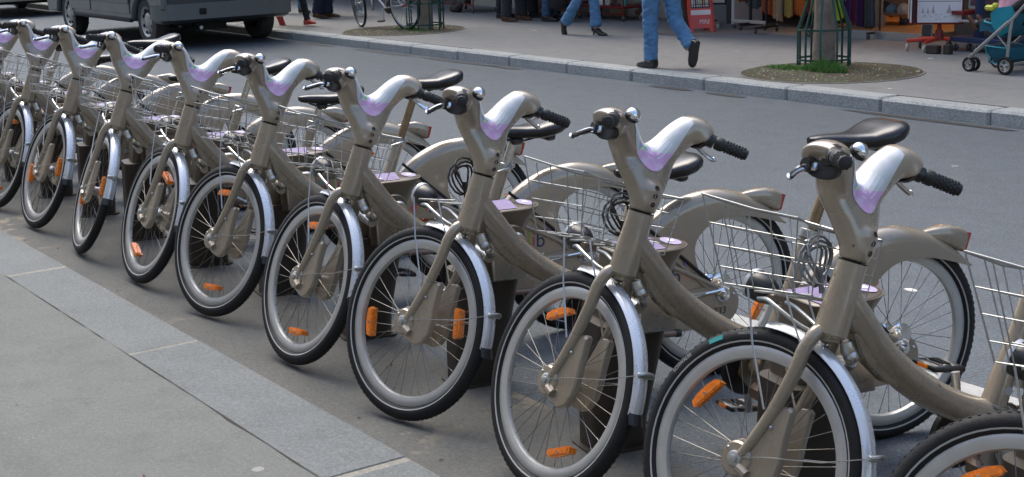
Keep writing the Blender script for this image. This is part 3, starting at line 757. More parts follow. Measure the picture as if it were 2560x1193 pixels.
    rod.lathe([(0, .05), (.044, .05), (.046, .056), (.030, .064), (0, .066)], (-WB+.005, 0, .352), (0, 1, 0), 18)
    rod.build('hub_linkage', M['chrome'], cgo)
    ltr = []
    for ch, nm, dx, zz, s2 in (('v', 'teal', 0, .418, .075), ('é', 'rose', .042, .412, .085), ('l', 'green', .078, .412, .085), ('i', 'rose', .098, .408, .08), ('b', 'navy', .128, .402, .085), ("'", 'violet', .165, .415, .09)):
        tm = text_mesh(ch, s2, M['logo_'+nm]); tm.transform(Matrix.Translation((-.862-dx, .0547, zz)) @ Matrix(((-1, 0, 0, 0), (0, 0, 1, 0), (0, 1, 0, 0), (0, 0, 0, 1)))); link('logo_letter', tm, cgo)
    # --- cranks, chain ring guard, kick stand
    dg = MB(); dg.lathe([(.0, -.062), (.088, -.062), (.092, -.068), (.092, -.078), (.086, -.083), (.03, -.085), (0, -.085)], (-.70, 0, .285), (0, 1, 0), 26)
    B['disc'] = dg.build('chainring_guard', M['black'], root)
    for y in (1, -1):
        c = MB(); c.tube([(0, 0, 0), (0, .008*y, .085), (0, .014*y, .165)], [.016, .0135, .0135], 10, flat=.62, up=(1, 0, 0)); c.lathe([(.0, .0), (.014, .0), (.014, .012), (.006, .014), (0, .014)], (0, 0, 0), (0, y, 0), 12)
        co = c.build('crank', M['alu'], root); co.location = (-.72, .075*y if y > 0 else -.092, .285); B['crankL' if y > 0 else 'crankR'] = co
        p = MB(); 
        p.tube([(-.045, .025*y, 0), (-.045, .105*y, 0), (.045, .105*y, 0), (.045, .025*y, 0)], .0095, 8, loop=True, flat=1.1)
        p.bbox((0, .065*y, 0), (.034, .085, .022), .006)
        for q in (-.028, .028): p.bbox((q, .065*y, 0), (.010, .08, .014), .003)
        for i in range(6):
            p.box((0, (.040+.01*i)*y, .012), (.03, .004, .004))
        po = p.build('pedal', M['black'], co, True, 50); po.location = (0, .016*y, .165)
        
        for q in (-1, 1): pr = MB(); pr.box((.0555*q, .065*y, 0), (.003, .04, .010)); pro = pr.build('pedal_reflector', M['orange'], co, False); pro.location = (0, .016*y, .165)
    ks = MB(); ks.tube([(-.70, .050, .225), (-.76, .065, .212), (-.98, .070, .200)], [.014, .0125, .0125], 10); ks.tube([(-.98, .070, .200), (-1.0, .070, .199)], .0145, 10, mi=1); ks.bbox((-.69, .03, .232), (.06, .07, .05), .012)
    B['kick'] = ks.build('kickstand', [M['kick'], M['black']], root)
    # --- saddle
    sdl = MB(); rings = []
    prof = [(-.010, .012, .966, .018), (.0, .024, .968, .030), (.03, .030, .972, .040), (.08, .036, .972, .046), (.13, .052, .972, .050), (.18, .084, .980, .060), (.225, .104, .996, .070), (.262, .106, 1.008, .070), (.292, .086, 1.010, .058), (.308, .045, 1.0, .034)]
    for (s0, hw, zt, th) in prof:
        ring = []
        for k_ in range(18):
            t = 2*pi*k_/18; ct, st_ = cos(t), sin(t)
            yy = math.copysign(abs(ct)**.8, ct)*hw; up_ = st_ > 0
            zz = (zt-th*.45)+ (st_**.9*th*.45 if up_ else -abs(st_)**.6*th*.55)
            if up_ and hw > .06: zz -= .010*(1-abs(yy)/hw)
            ring.append((-(.848+s0), yy, zz))
        rings.append(ring)
    sdl.loft(rings); so_ = sdl.build('saddle', M['saddle'], root, True, 60); B['saddle'] = so_
    ra = MB()
    for y in (-1, 1): ra.tube(spl([(-.88, .008*y, .945), (-.90, .02*y, .925), (-.96, .026*y, .915), (-1.02, .034*y, .925), (-1.08, .04*y, .935)], 3), .004, 6)
    ra.bbox((-.95, 0, .915), (.05, .06, .03), .008); ra.bbox((-1.085, 0, .925), (.04, .10, .03), .008)
    ra.build('saddle_rails', M['black'], so_)
    po = MB(); po.tube([(-.835, 0, .62), (-.947, 0, .925)], .0175, 16); B['post'] = po.build('seat_post', M['steel'], root)
    sc2 = MB(); sc2.lathe([(.026, -.015), (.030, -.012), (.030, .012), (.026, .015)], (-.860, 0, .700), Vector((-.345, 0, .94)), 18)
    sc2.tube(spl([(-.875, .03, .70), (-.87, .05, .703), (-.835, .055, .698), (-.81, .05, .690)], 3), .0055, 8, flat=.7)
    sc2.bbox((-.888, 0, .708), (.02, .05, .022), .004)
    B['clamp'] = sc2.build('seat_clamp', M['alu'], root)
    for k_, o in B.items(): o['_k'] = k_
    return root

proto = make_bike()
STEER = {'fork', 'fw', 'fender', 'bar', 'basket', 'coil', 'light', 'rods'}
TH = rad(78.379)
def hub_drop(d):
    p = steer(d) @ Vector((0, 0, R_W)); return R_W-p.z
#        x      y     steer spin  crank saddle basket number rear-spin coil scale
BIKES = [
 (-1.585, 2.29, 66, 20, 200, 0, 1, None, 60, 1, 'hire bicycle cut off by the right edge, only basket and front wheel in view'),
 (-2.385, 2.300, 70.0, 38, 4, -.04, 1, None, -30, 2, 'hire bicycle whose basket holds a coiled grey spring cable, near the right edge'),
 (-3.168, 2.283, 78.9, 8, 184, .032, 1, None, -147, 1, 'hire bicycle with black cable coils in its basket, second front wheel from the right edge'),
 (-3.999, 2.303, 66.5, 88, -62, -.18, 0, '16733', -118, 1, 'hire bicycle without a basket, bare lamp bracket, number 16733 on its chain case'),
 (-4.791, 2.283, 77.0, -8, -75, -.12, 1, '08174', 40, 0, 'hire bicycle with number 08174 on its chain case and low saddle'),
 (-5.665, 2.321, 68.7, -8, 30, 0, 1, None, 100, 0, 'hire bicycle with the high tilted black saddle standing clear against the road'),
 (-6.422, 2.283, 79.4, -38, 140, -.135, 1, None, 20, 0, 'hire bicycle with one reflector low on the left of its front wheel'),
 (-7.238, 2.264, 87.2, 88, 60, -.05, 1, None, 62, 0, 'hire bicycle with a very narrow front wheel whose fender end overlaps its right neighbour'),
 (-8.059, 2.289, 77.4, 88, 10, -.16, 1, None, 130, 0, 'hire bicycle third from the left edge, its wheel narrow with two upright orange reflectors'),
 (-8.84, 2.29, 75, -15, 110, -.0, 1, None, 10, 0, 'hire bicycle second from the left edge with its front wheel cut by the frame'),
 (-9.64, 2.29, 74, 30, 80, -.15, 1, None, 75, 1, 'hire bicycle at the left edge, only its handlebar, basket and tail showing'),
 (-10.44, 2.29, 74, 10, 10, -.1, 1, None, 25, 0, 'hire bicycle beyond the left edge, only its rear parts glimpsed through the others'),
]
BIKE_ROOTS = []
def place_bike(root, x, y, st, spin, crank, sad, bask, num, rspin, coil, label):
    d = rad(st); dz = hub_drop(d)
    root.location = (x, y, dz); root.rotation_euler = (0, -math.atan2(dz, WB), TH+pi)
    tag(root, label, 'bicycle', 'hire bicycles docked along the kerb')
    Ms = steer(d)
    for o in kids(root):
        k = o.get('_k')
        if k == 'fw': o.matrix_local = Ms @ Matrix.Translation((0, 0, R_W)) @ Matrix.Rotation(rad(spin), 4, 'Y')
        elif k in STEER: o.matrix_local = Ms
        elif k == 'rw': o.matrix_local = Matrix.Translation((-WB, 0, R_W)) @ Matrix.Rotation(rad(rspin), 4, 'Y')
        elif k in ('crankL', 'crankR'):
            a = rad(crank+(180 if k == 'crankL' else 0)); loc = o.location.copy()
            o.matrix_local = Matrix.Translation(loc) @ Matrix.Rotation(a, 4, 'Y')
            for p in kids(o): p.rotation_euler = (0, -a+rad(-8), 0)
        elif k == 'saddle' or k == 'post':
            o.location = Vector((-.345, 0, .94)).normalized()*sad
    for o in list(kids(root)):
        k = o.get('_k')
        if (k == 'basket' and not bask) or (k == 'coil' and not coil):
            for c in kids(o): bpy.data.objects.remove(c)
            bpy.data.objects.remove(o)
        elif k == 'coil' and coil == 2:
            o.data = o.data.copy(); o.data.materials[0] = M['grey_cable']
    for o in kids(root):
        if o.get('_k') == 'post' and label.startswith(('hire bicycle with the high', 'hire bicycle with black cable')):
            o.data = o.data.copy(); o.data.materials[0] = M['bronze']
    if num:
        cg = [o for o in kids(root) if o.get('_k') == 'case'][0]
        tm = text_mesh(num, .036, M['ink'], 0, shear=.15); tm.transform(Matrix.Translation((-1.150, .0612, .256)) @ Matrix(((-1, 0, 0, 0), (0, 0, 1, 0), (0, 1, 0, 0), (0, 0, 0, 1))) @ Matrix.Rotation(rad(3), 4, 'Z')); link('number', tm, cg)
    BIKE_ROOTS.append(root)
def tyre_print(root):
    w = [o for o in kids(root) if o.get('_k') == 'fw'][0]
    for body, size, phi0, m in (('SCHWALBE', .014, rad(2), M['band']), ('MARATHON', .010, rad(-38), M['band'])):
        me = text_mesh(body, size, m)
        for v in me.vertices:
            ph = phi0-v.co.x/.316; r = .316+v.co.y; v.co = (r*sin(ph), .0228-(abs(r-.3075)*.12), r*cos(ph))
        link('tyre_lettering', me, w)
    b = MB(); pts = []
    for k in range(9):
        ph = rad(-16-8*k/8); pts.append((ph, .310))
    n = len(pts)
    vs = [(.310*sin(p), .0228, .310*cos(p)) for p, _ in pts]+[(.322*sin(p), .0208, .322*cos(p)) for p, _ in pts]
    b.add(vs, [(k, k+1, n+k+1, n+k) for k in range(n-1)]); b.build('tyre_label', M['logo_teal'], w, False)
NB = len(BIKES)
roots = [proto]+[copy_tree(proto) for _ in range(NB-1)]
for r, b in zip(roots, BIKES): place_bike(r, *b)
tyre_print(roots[1])
for o in bpy.data.objects:
    if '_k' in o: del o['_k']
# ------------------------------------------------------------------ docking posts
def rrect(s0, s1, y0, y1, z, r=.04, tip=0., n=6):
    """rounded rectangle in bike-like axes (s rearward), optional pointed rear end"""
    pts = []
    for cx, cy, a0 in ((s1-r-tip, y1-r, 90), (s0+r, y1-r, 180), (s0+r, y0+r, 270)):
        pass
    cyl_ = (y0+y1)/2
    def arc(cx, cy, a0, a1):
        for i in range(n+1):
            a = rad(a0+(a1-a0)*i/n); pts.append((cx+r*cos(a), cy+r*sin(a)))
    if tip:
        hw = (y1-y0)/2
        for i in range(13):
            a = rad(-90+180*i/12); pts.append((s1-tip+tip*cos(a)**.9 if cos(a) > 0 else s1-tip, cyl_+hw*sin(a)))
    else:
        arc(s1-r, y0+r, -90, 0); arc(s1-r, y1-r, 0, 90)
    arc(s0+r, y1-r, 90, 180); arc(s0+r, y0+r, 180, 270)
    return [(-p[0]-.10, p[1], z) for p in pts]
def make_dock():
    root = empty('docking_post')
    DS = .10
    ft = MB(); rings = []
    for z, s0, s1, y0, y1 in ((0, .225, .415, -.445, -.285), (.10, .225, .42, -.445, -.28), (.25, .228, .445, -.442, -.262), (.43, .235, .475, -.44, -.24)):
        rings.append([(p[0]+.035, p[1], p[2]) for p in rrect(s0, s1, y0, y1, z, .045)])
    ft.loft(rings); ft.build('foot', M['dock_dark'], root, True, 50)
    bp = MB(); bp.loft([rrect(.17, .40, -.465, -.265, .004, .05), rrect(.17, .40, -.465, -.265, .010, .05)]); bp.build('base_plate', M['dock_dark'], root)
    hd = MB(); rings = []
    for z, s0, s1, y0, y1, tp in ((.395, .25, .44, -.435, -.275, .07), (.41, .24, .455, -.445, -.268, .08), (.47, .245, .465, -.45, -.265, .09), (.54, .26, .48, -.45, -.262, .10), (.60, .275, .51, -.45, -.258, .115), (.632, .28, .538, -.452, -.255, .12), (.645, .28, .546, -.452, -.253, .12)):
        rings.append(rrect(s0, s1, y0, y1, z, .04, tp))
    hd.loft(rings); ho = hd.build('head', M['dock_body'], root, True, 30)
    lid = MB(); lid.loft([rrect(.285, .541, -.448, -.257, .6455, .04, .12), rrect(.29, .536, -.444, -.261, .649, .04, .118)]); lid.build('lid', M['dock_body'], root)
    pr = MB(); pr.add([(-.40, -.436, .6515), (-.40, -.268, .6515), (-.535, -.270, .6515), (-.565, -.434, .6515)], [(0, 1, 2, 3)])
    pr.add([(-.44, -.33, .653), (-.44, -.315, .653), (-.475, -.315, .653), (-.475, -.33, .653)], [(0, 1, 2, 3)], 2)
    pr.add([(-.598+.026*cos(2*pi*i/20), -.352+.055*sin(2*pi*i/20), .6515) for i in range(20)], [tuple(range(20))], 1)
    pr.add([(-.598+.010*cos(2*pi*i/12), -.352+.018*sin(2*pi*i/12), .653) for i in range(12)], [tuple(range(12))], 2)
    pr.build('printed_panel', [M['lilac'], M['lilac_pale'], M['white']], root, False)
    # steel reader panel on the near side, arched hood over it
    def arch(s0, s1, z0, z1, r, n=8):
        p = [(-s0, z0)]
        for i in range(n+1): a = rad(180-90*i/n); p.append((-(s0+r+r*cos(a)), z1-r+r*sin(a)))
        for i in range(n+1): a = rad(90-90*i/n); p.append((-(s1-r+r*cos(a)), z1-r+r*sin(a)))
        p.append((-s1, z0)); return p
    hood = MB(); po = arch(.385, .545, .40, .60, .05); hood.loft([[(p[0], -.28, p[1]) for p in po], [(p[0], -.230, p[1]) for p in po], [(-.465+(p[0]+.465)*.96, -.224, .50+(p[1]-.50)*.96) for p in po]]); hood.build('reader_hood', M['dock_body'], root, True, 35)
    sp_ = MB(); po = arch(.405, .538, .405, .575, .035); sp_.loft([[(p[0], -.25, p[1]) for p in po], [(p[0], -.212, p[1]) for p in po], [(-.4715+(p[0]+.4715)*.93, -.204, .49+(p[1]-.49)*.93) for p in po]]); sp_.build('reader_panel', M['steel'], root, True, 35)
    dk = MB(); dk.tube([(-.37, -.27, .52), (-.36, -.12, .52)], [.022, .018], 12); dk.build('latch', M['steel'], root)
    return root
d0 = make_dock(); docks = [d0]+[copy_tree(d0) for _ in range(len(BIKES)-1)]
DL = ['docking post at the right edge behind the cut off bicycle', 'docking post behind the bicycle carrying the spring cable', 'docking post behind the bicycle with black cable coils in its basket',
      'docking post behind the basketless bicycle numbered 16733', 'docking post behind the bicycle numbered 08174', 'docking post below the high standing black saddle, fifth from the right',
      'docking post seen through the sixth front wheel from the right', 'docking post behind the front wheel with level reflectors', 'docking post behind the third wheel from the left', 'docking post behind the second wheel from the left', 'docking post at the far left end of the row', 'docking post beyond the left edge']
for r, b, l in zip(docks, BIKES, DL):
    r.location = (b[0], b[1], 0); r.rotation_euler = (0, 0, TH+pi); tag(r, l, 'docking post', 'docking posts between the hire bicycles')
# ------------------------------------------------------------------ far side: buildings
K = 1.019
M['stone'] = mat('cream_stone', (.42, .37, .29), .8, var=.12, vscale=3, bump=.1, bscale=40, dirt=((.2, .17, .13), .5, 2.5, .5, .7))
M['stone_d'] = mat('tan_pilaster', (.30, .23, .13), .8, var=.15, vscale=4)
M['brick'] = mat('brick', (.22, .10, .07), .85, var=.25, vscale=12)
M['grey_wall'] = mat('grey_panel', (.20, .195, .185), .6, var=.08, vscale=2)
M['dark_wood'] = mat('dark_wood', (.045, .035, .028), .55, var=.3, vscale=4)
M['brown_wall'] = mat('brown_wall', (.085, .065, .05), .7, var=.2, vscale=2)
M['ochre'] = mat('ochre_wall', (.52, .27, .07), .7, var=.1, vscale=2)
M['wood_floor'] = mat('wood_floor', (.20, .11, .05), .5, var=.2, vscale=3)
M['glass'] = mat('window_glass', (.03, .035, .04), .06, 0, 0, .7)
M['lampglow'] = mat('lamp_panel', (.9, .8, .6), .5, emit=((1, .62, .28), 6))
M['awning'] = mat('awning_cloth', (.12, .03, .03), .85)
M['red'] = mat('red_paint', (.62, .045, .02), .4, coat=.3, var=.1)
M['red_dk'] = mat('dark_red_paint', (.20, .015, .012), .45, var=.15)
M['blue_dk'] = mat('blue_paint', (.012, .03, .09), .45)
M['navy_p'] = mat('navy_frame', (.015, .02, .07), .4)
M['green_iron'] = mat('green_iron', (.012, .062, .046), .45, .2, .2, var=.25, vscale=14)
M['bark'] = mat('tree_bark', (.23, .185, .14), .9, var=.35, vscale=9, bump=.8, bscale=25)
M['leafg'] = mat('tree_leaves', (.06, .12, .025), .6, var=.3, vscale=3)
M['grass'] = mat('grass_blades', (.10, .22, .04), .7, var=.3, vscale=30)
M['castor'] = mat('castor_wheel', (.05, .05, .05), .5)
M['cream'] = mat('cream_plastic', (.55, .52, .42), .5)

def box_thing(name, label, cat, x0, x1, y0, y1, z0, z1, m, parent=None, **k):
    b = MB(); b.bbox(((x0+x1)/2, (y0+y1)/2, (z0+z1)/2), (x1-x0, y1-y0, z1-z0), .008); o = b.build(name, m, parent, True, 30)
    if label: tag(o, label, cat)
    return o
def part(name, m, parent, x0, x1, y0, y1, z0, z1, be=.006):
    b = MB(); b.bbox(((x0+x1)/2, (y0+y1)/2, (z0+z1)/2), (x1-x0, y1-y0, z1-z0), be); return b.build(name, m, parent, True, 30)

FY = 13.35
bld = empty('shop_building', (0, 0, 0), label='long stone building with open shopfronts behind the far pavement', cat='building')
# upper storeys with windows (off the top of the frame)
ub = MB(); ub.box((-20, FY+6, 6.6), (80, 12, 6.0)); ub.box((-20, FY-.12, 3.55), (80, .25, .22)); ub.box((-20, FY-.2, 9.5), (80, .5, .25))
ub.build('upper_wall', M['stone'], bld, False)
wm = MB(); wm.box((0, 0, 0), (1.15, .10, 1.9)); wme = wm.mesh('window', M['glass'], False)
fm = MB()
for dx in (-.6, 0, .6): fm.box((dx, -.07, 0), (.07, .06, 1.96))
for dz in (-.95, .3, .95): fm.box((0, -.075, dz), (1.2, .05, .07))
fme = fm.mesh('window_frame', M['white'], False)
for i in range(26):
    for z in (5.2, 8.0):
        w = link('window', wme, bld); w.location = (-58+i*2.9, FY-.02, z); link('window_frame', fme, w)
# ground floor piers and bays
def pier(x0, x1, m, name='pier', z1=3.5, dy=0): return part(name, m, bld, x0, x1, FY-.06+dy, FY+.35, FZ, z1)
pier(-16.55, -16.24, M['stone_d'], 'pilaster', dy=-.08)
pier(-16.24, -15.0, M['stone'], 'stone_pier')
# brick showing through a broken render patch on the stone pier
for i in range(3):
    for r in range(2):
        b = MB(); b.bbox((-15.95+i*.135+(.06 if r else 0)-.02, FY-.068, FZ+.07+r*.07), (.125, .05, .058), .006); b.build('brick', M['brick'], bld)
part('broken_render_ledge', M['stone'], bld, -16.08, -15.52, FY-.09, FY-.05, FZ+.19, FZ+.24)
pier(-15.0, -14.12, M['grey_wall'], 'grey_wall_panel')
pier(-14.12, -14.0, M['dark_wood'], 'door_post', dy=-.06)
pier(-13.98, -13.92, M['white'], 'door_jamb', dy=-.10)
pier(-10.42, -9.4, M['brown_wall'], 'brown_wall_panel', dy=-.1)
pier(-9.4, -9.2, M['dark_wood'], 'door_post')
pier(-8.2, 20, M['stone'], 'stone_wall')
part('shop_back_wall', M['dark_wood'], bld, -60, -12.0, FY+3.0, FY+3.2, FZ, 3.5)
part('shop_back_wall', M['brown_wall'], bld, -9.2, -8.2, FY+1.4, FY+1.6, FZ, 3.5)
part('doorway_back_wall', M['ochre'], bld, -12.3, -10.2, FY+2.3, FY+2.45, FZ, 3.5)
part('doorway_side_wall', M['ochre'], bld, -10.42, -10.30, FY+.36, FY+2.3, FZ, 3.5)
part('doorway_side_wall', M['ochre'], bld, -12.3, -12.18, FY+.36, FY+2.3, FZ, 3.5)
part('wood_floor', M['wood_floor'], bld, -12.15, -10.42, FY-.62, FY+2.3, FZ-.05, FZ+.085)
part('door_sill', M['alu'], bld, -12.0, -10.45, FY-.66, FY-.62, FZ-.02, FZ+.088, .003)
part('shop_floor', M['brown_wall'], bld, -60, -16.56, FY+.0, FY+3.0, FZ-.05, FZ+.02)
part('shop_floor', M['brown_wall'], bld, -13.9, -12.2, FY+.0, FY+3.0, FZ-.05, FZ+.02)
part('ceiling_lamp', M['lampglow'], bld, -11.8, -10.9, FY+.7, FY+1.5, 2.9, 2.95)
part('shop_ceiling', M['stone'], bld, -60, 20, FY+.3, FY+3.3, 3.5, 3.6)
# stall risers and window bays further left
for i, (x0, x1, m) in enumerate(((-18.2, -16.6, M['dark_wood']), (-20.4, -18.6, M['stone']), (-23.5, -20.6, M['brown_wall']), (-28, -24, M['stone']), (-36, -29, M['dark_wood']), (-50, -37, M['stone']))):
    part('stall_riser', m, bld, x0, x1, FY-.02, FY+.3, FZ, FZ+.42)
    w = part('shop_window', M['glass'], bld, x0+.05, x1-.05, FY+.1, FY+.16, FZ+.43, 3.3)
aw = MB(); aw.loft([[(-34, FY-.05, 3.35), (-34, FY-1.7, 2.65), (-34, FY-1.72, 2.45), (-34, FY-1.74, 2.65), (-34, FY-.05, 3.40)], [(-9.3, FY-.05, 3.35), (-9.3, FY-1.7, 2.65), (-9.3, FY-1.72, 2.45), (-9.3, FY-1.74, 2.65), (-9.3, FY-.05, 3.40)]])
aw.build('awning', M['awning'], bld, False)
# building on the photographer's side
nb = empty('near_building', (0, 0, 0), label='pale stone apartment front behind the photographer', cat='building')
b = MB(); b.box((-20, -11, 4.6), (90, 10, 9.2)); b.build('wall', M['stone'], nb, False)
for i in range(26):
    for z in (1.7, 4.9, 7.7):
        w = link('window', wme, nb); w.location = (-56+i*2.9, -5.98, z); w.rotation_euler = (0, 0, pi); link('window_frame', fme, w)

# ------------------------------------------------------------------ trees, guards, pits
def pit(cx, cy, r, label):
    root = empty('tree_pit', (cx, cy, FZ), label=label, cat='tree pit', group='round tree pits in the far pavement')
    b = MB(); b.add([(r*cos(2*pi*i/48), r*sin(2*pi*i/48), .003+.0) for i in range(48)], [tuple(range(48))]); b.build('soil', M['soil'], root, False)
    rm = MB(); rm.lathe([(r-.006, 0), (r+.014, 0), (r+.014, .008), (r-.006, .008)], (0, 0, 0), (0, 0, 1), 56, loop=True); rm.build('rim', M['mortar'], root)
    for q in (.80, .62, .46):
        g = MB(); g.lathe([(r*q-.008, .0), (r*q+.008, .0), (r*q+.008, .005), (r*q-.008, .005)], (0, 0, 0), (0, 0, 1), 48, loop=True); g.build('grate_ring', M['brown_wall'], root)
    sg = MB(); rnd = random.Random(int(cx*10))
    for i in range(900):
        a = rnd.uniform(0, 2*pi); rr = r*math.sqrt(rnd.uniform(.05, .95)); x, y = rr*cos(a), rr*sin(a); l = rnd.uniform(.004, .012)
        sg.add([(x-l, y, .006), (x+l, y-l*.5, .006), (x+l*.6, y+l, .012)], [(0, 1, 2)], 0 if rnd.random() < .5 else (1 if rnd.random() < .88 else 2))
    o = sg.build('litter', [M['grass'], M['brown_wall'], M['cream']], root, False); o['kind'] = 'stuff'
    return root
def grass_tuft(cx, cy, rx, ry, n, h, label):
    b = MB(); rnd = random.Random(n)
    for i in range(n):
        a = rnd.uniform(0, 2*pi); q = math.sqrt(rnd.random()); x, y = q*rx*cos(a), q*ry*sin(a); hh = h*rnd.uniform(.4, 1)*(1.15-q*.7)
        dx, dy = rnd.gauss(0, .03), rnd.gauss(0, .03); w = .0035; ang = rnd.uniform(0, pi); ex, ey = cos(ang)*w, sin(ang)*w
        b.add([(x-ex, y-ey, 0), (x+ex, y+ey, 0), (x+dx*.5+ex*.7, y+dy*.5+ey*.7, hh*.6), (x+dx, y+dy, hh), (x+dx*.5-ex*.7, y+dy*.5-ey*.7, hh*.6)], [(0, 1, 2, 3, 4)])
    o = b.build('grass_tuft', M['grass'], None, False); o.location = (cx, cy, FZ+.004); o['kind'] = 'stuff'; tag(o, label, 'grass'); return o
def tree(cx, cy, r, label, seed):
    root = empty('street_tree', (cx, cy, FZ), label=label, cat='tree', group='street trees on the far pavement')
    rnd = random.Random(seed); t = MB()
    pts = [(0, 0, -.05), (0, 0, .05), (.005, .0, .5), (.01, -.01, 1.5), (.0, .02, 2.8), (.03, 0, 3.6)]
    t.tube(pts, [r*1.35, r*1.12, r, r*.93, r*.86, r*.8], 18)
    ends = []
    for i in range(7):
        a = 2*pi*i/7+rnd.uniform(-.3, .3); l = rnd.uniform(1.4, 2.2)
        p = [Vector((0, 0, 3.1+.08*i)), Vector((cos(a)*l*.4, sin(a)*l*.4, 4.0+.1*i)), Vector((cos(a)*l, sin(a)*l, 5.2+rnd.uniform(0, .9)))]
        t.tube(spl(p, 4), [r*.5*(1-.07*k) for k in range(9)], 8); ends.append(p[-1])
        for q in range(3):
            e = p[-1]+Vector((rnd.uniform(-.8, .8), rnd.uniform(-.8, .8), rnd.uniform(.2, 1.1))); t.tube([p[1].lerp(p[2], .6+.2*q), e], [r*.18, r*.06], 6); ends.append(e)
    t.build('trunk', M['bark'], root)
    c = MB()
    for e in ends:
        for i in range(75):
            d = Vector((rnd.gauss(0, .42), rnd.gauss(0, .42), rnd.gauss(0, .34))); p = e+d; n_ = Vector((rnd.gauss(0, 1), rnd.gauss(0, 1), rnd.gauss(.6, 1))).normalized(); u = n_.orthogonal().normalized()*rnd.uniform(.045, .08); v = n_.cross(u)
            c.add([p-u, p+v*.6, p+u, p-v*.6], [(0, 1, 2, 3)])
    o = c.build('crown', M['leafg'], root, False); o['kind'] = 'stuff'
    return root
def guard(cx, cy, label, R=.25):
    root = empty('tree_guard', (cx, cy, FZ), label=label, cat='tree guard', group='green iron tree guards')
    me = None
    for i in range(10):
        a = 2*pi*(i+.5)/10
        if me is None:
            b = MB(); b.tube([(R, 0, 0), (R, 0, .365), (R*.99, 0, .37), (.118, 0, .75), (.118, 0, .76), (.135, 0, 1.55), (.17, 0, 1.75)], .011, 6); me = b.mesh('bar', M['green_iron'])
        o = link('bar', me, root); o.rotation_euler = (0, 0, a)
    for z, rr in ((.075, R), (.36, R), (.80, .125), (1.5, .14)):
        b = MB(); b.lathe([(rr-.004, -.009), (rr+.004, -.009), (rr+.004, .009), (rr-.004, .009)], (0, 0, z), (0, 0, 1), 30, loop=True); b.build('ring', M['green_iron'], root)
    return root
PIT1 = (-9.10*K, 9.82*K); PIT2 = (-16.75*K, 9.86*K)
pit(*PIT1, .83, 'round earth tree pit with iron rings at the foot of the tree on the right')
pit(*PIT2, .83, 'round earth tree pit under the parked silver bicycle')
tree(-9.50*K, 10.15*K, .098, 'street tree trunk with mottled bark inside the right hand green guard', 3)
guard(-9.50*K, 10.15*K, 'green iron tree guard round the trunk near the stroller')
tree(-16.62*K, 10.12*K, .09, 'street tree behind the silver bicycle, trunk inside a green guard', 8)
guard(-16.62*K, 10.12*K, 'green iron tree guard that the silver bicycle leans against')
grass_tuft(-9.20*K, 9.86*K, .24, .13, 1300, .14, 'bright green grass tuft in front of the right hand tree guard')
grass_tuft(-9.60*K, 9.80*K, .28, .12, 700, .05, 'thin low grass left of the bright tuft in the tree pit')
grass_tuft(-16.75*K, 9.95*K, .42, .12, 420, .05, 'low grass under the wheels of the silver bicycle')

# ------------------------------------------------------------------ van and car
M['van'] = mat('van_paint', (.050, .062, .066), .35, .2, .6, var=.06, vscale=2)
M['van_plastic'] = mat('van_bumper_plastic', (.125, .132, .124), .6, var=.1, vscale=3)
M['tyre_d'] = mat('dusty_tyre', (.042, .040, .036), .85, var=.2, vscale=8)
M['steel_rim'] = mat('grey_steel_rim', (.42, .42, .40), .45, .6, var=.15, vscale=9)
M['car'] = mat('cream_car_paint', (.62, .62, .50), .3, 0, .7)
M['under'] = mat('underbody', (.012, .012, .012), .9)
def road_wheel(parent, x, y, r, w, side):
    ty = MB(); ty.lathe([(r*.60, -w/2), (r*.78, -w/2*1.02), (r*.95, -w/2*.96), (r, -w/2*.7), (r, w/2*.7), (r*.95, w/2*.96), (r*.78, w/2*1.02), (r*.60, w/2)], (0, 0, 0), (0, 1, 0), 36, loop=True)
    o = ty.build('wheel', M['tyre_d'], parent); o.location = (x, y, r)
    rm = MB(); s = -side
    yo = side*w/2
    rm.lathe([(r*.62, yo*.98), (r*.60, yo*1.0), (r*.55, yo*.80), (r*.40, yo*.62), (r*.30, yo*.85), (r*.16, yo*.92), (0, yo*.92)], (0, 0, 0), (0, 1, 0), 30, caps=False)
    for i in range(5):
        a = 2*pi*i/5; rm.ball((cos(a)*r*.22, yo*.93, sin(a)*r*.22), r*.03, 6, 5)
    rm.build('rim', M['steel_rim'], o)
    hl = MB()
    for i in range(8):
        a = 2*pi*(i+.5)/8; c = Vector((cos(a)*r*.46, yo*.86, sin(a)*r*.46)); hl.lathe([(0, -.01), (r*.062, -.01), (r*.062, .004), (0, .004)], c, (0, side, 0), 10)
    hl.build('rim_holes', M['under'], o)
    return o
def arch_profile(pts_top, x0, x1, zb, wheels, r):
    """side outline (x,z) with wheel arches cut in the sill"""
    p = [(x0, zb)]
    for wx in wheels:
        n = 12
        for i in range(n+1):
            a = pi-pi*i/n; p.append((wx+r*cos(a), max(zb, r*.72+r*sin(a)*1.02)))
    p.append((x1, zb)); return p+pts_top
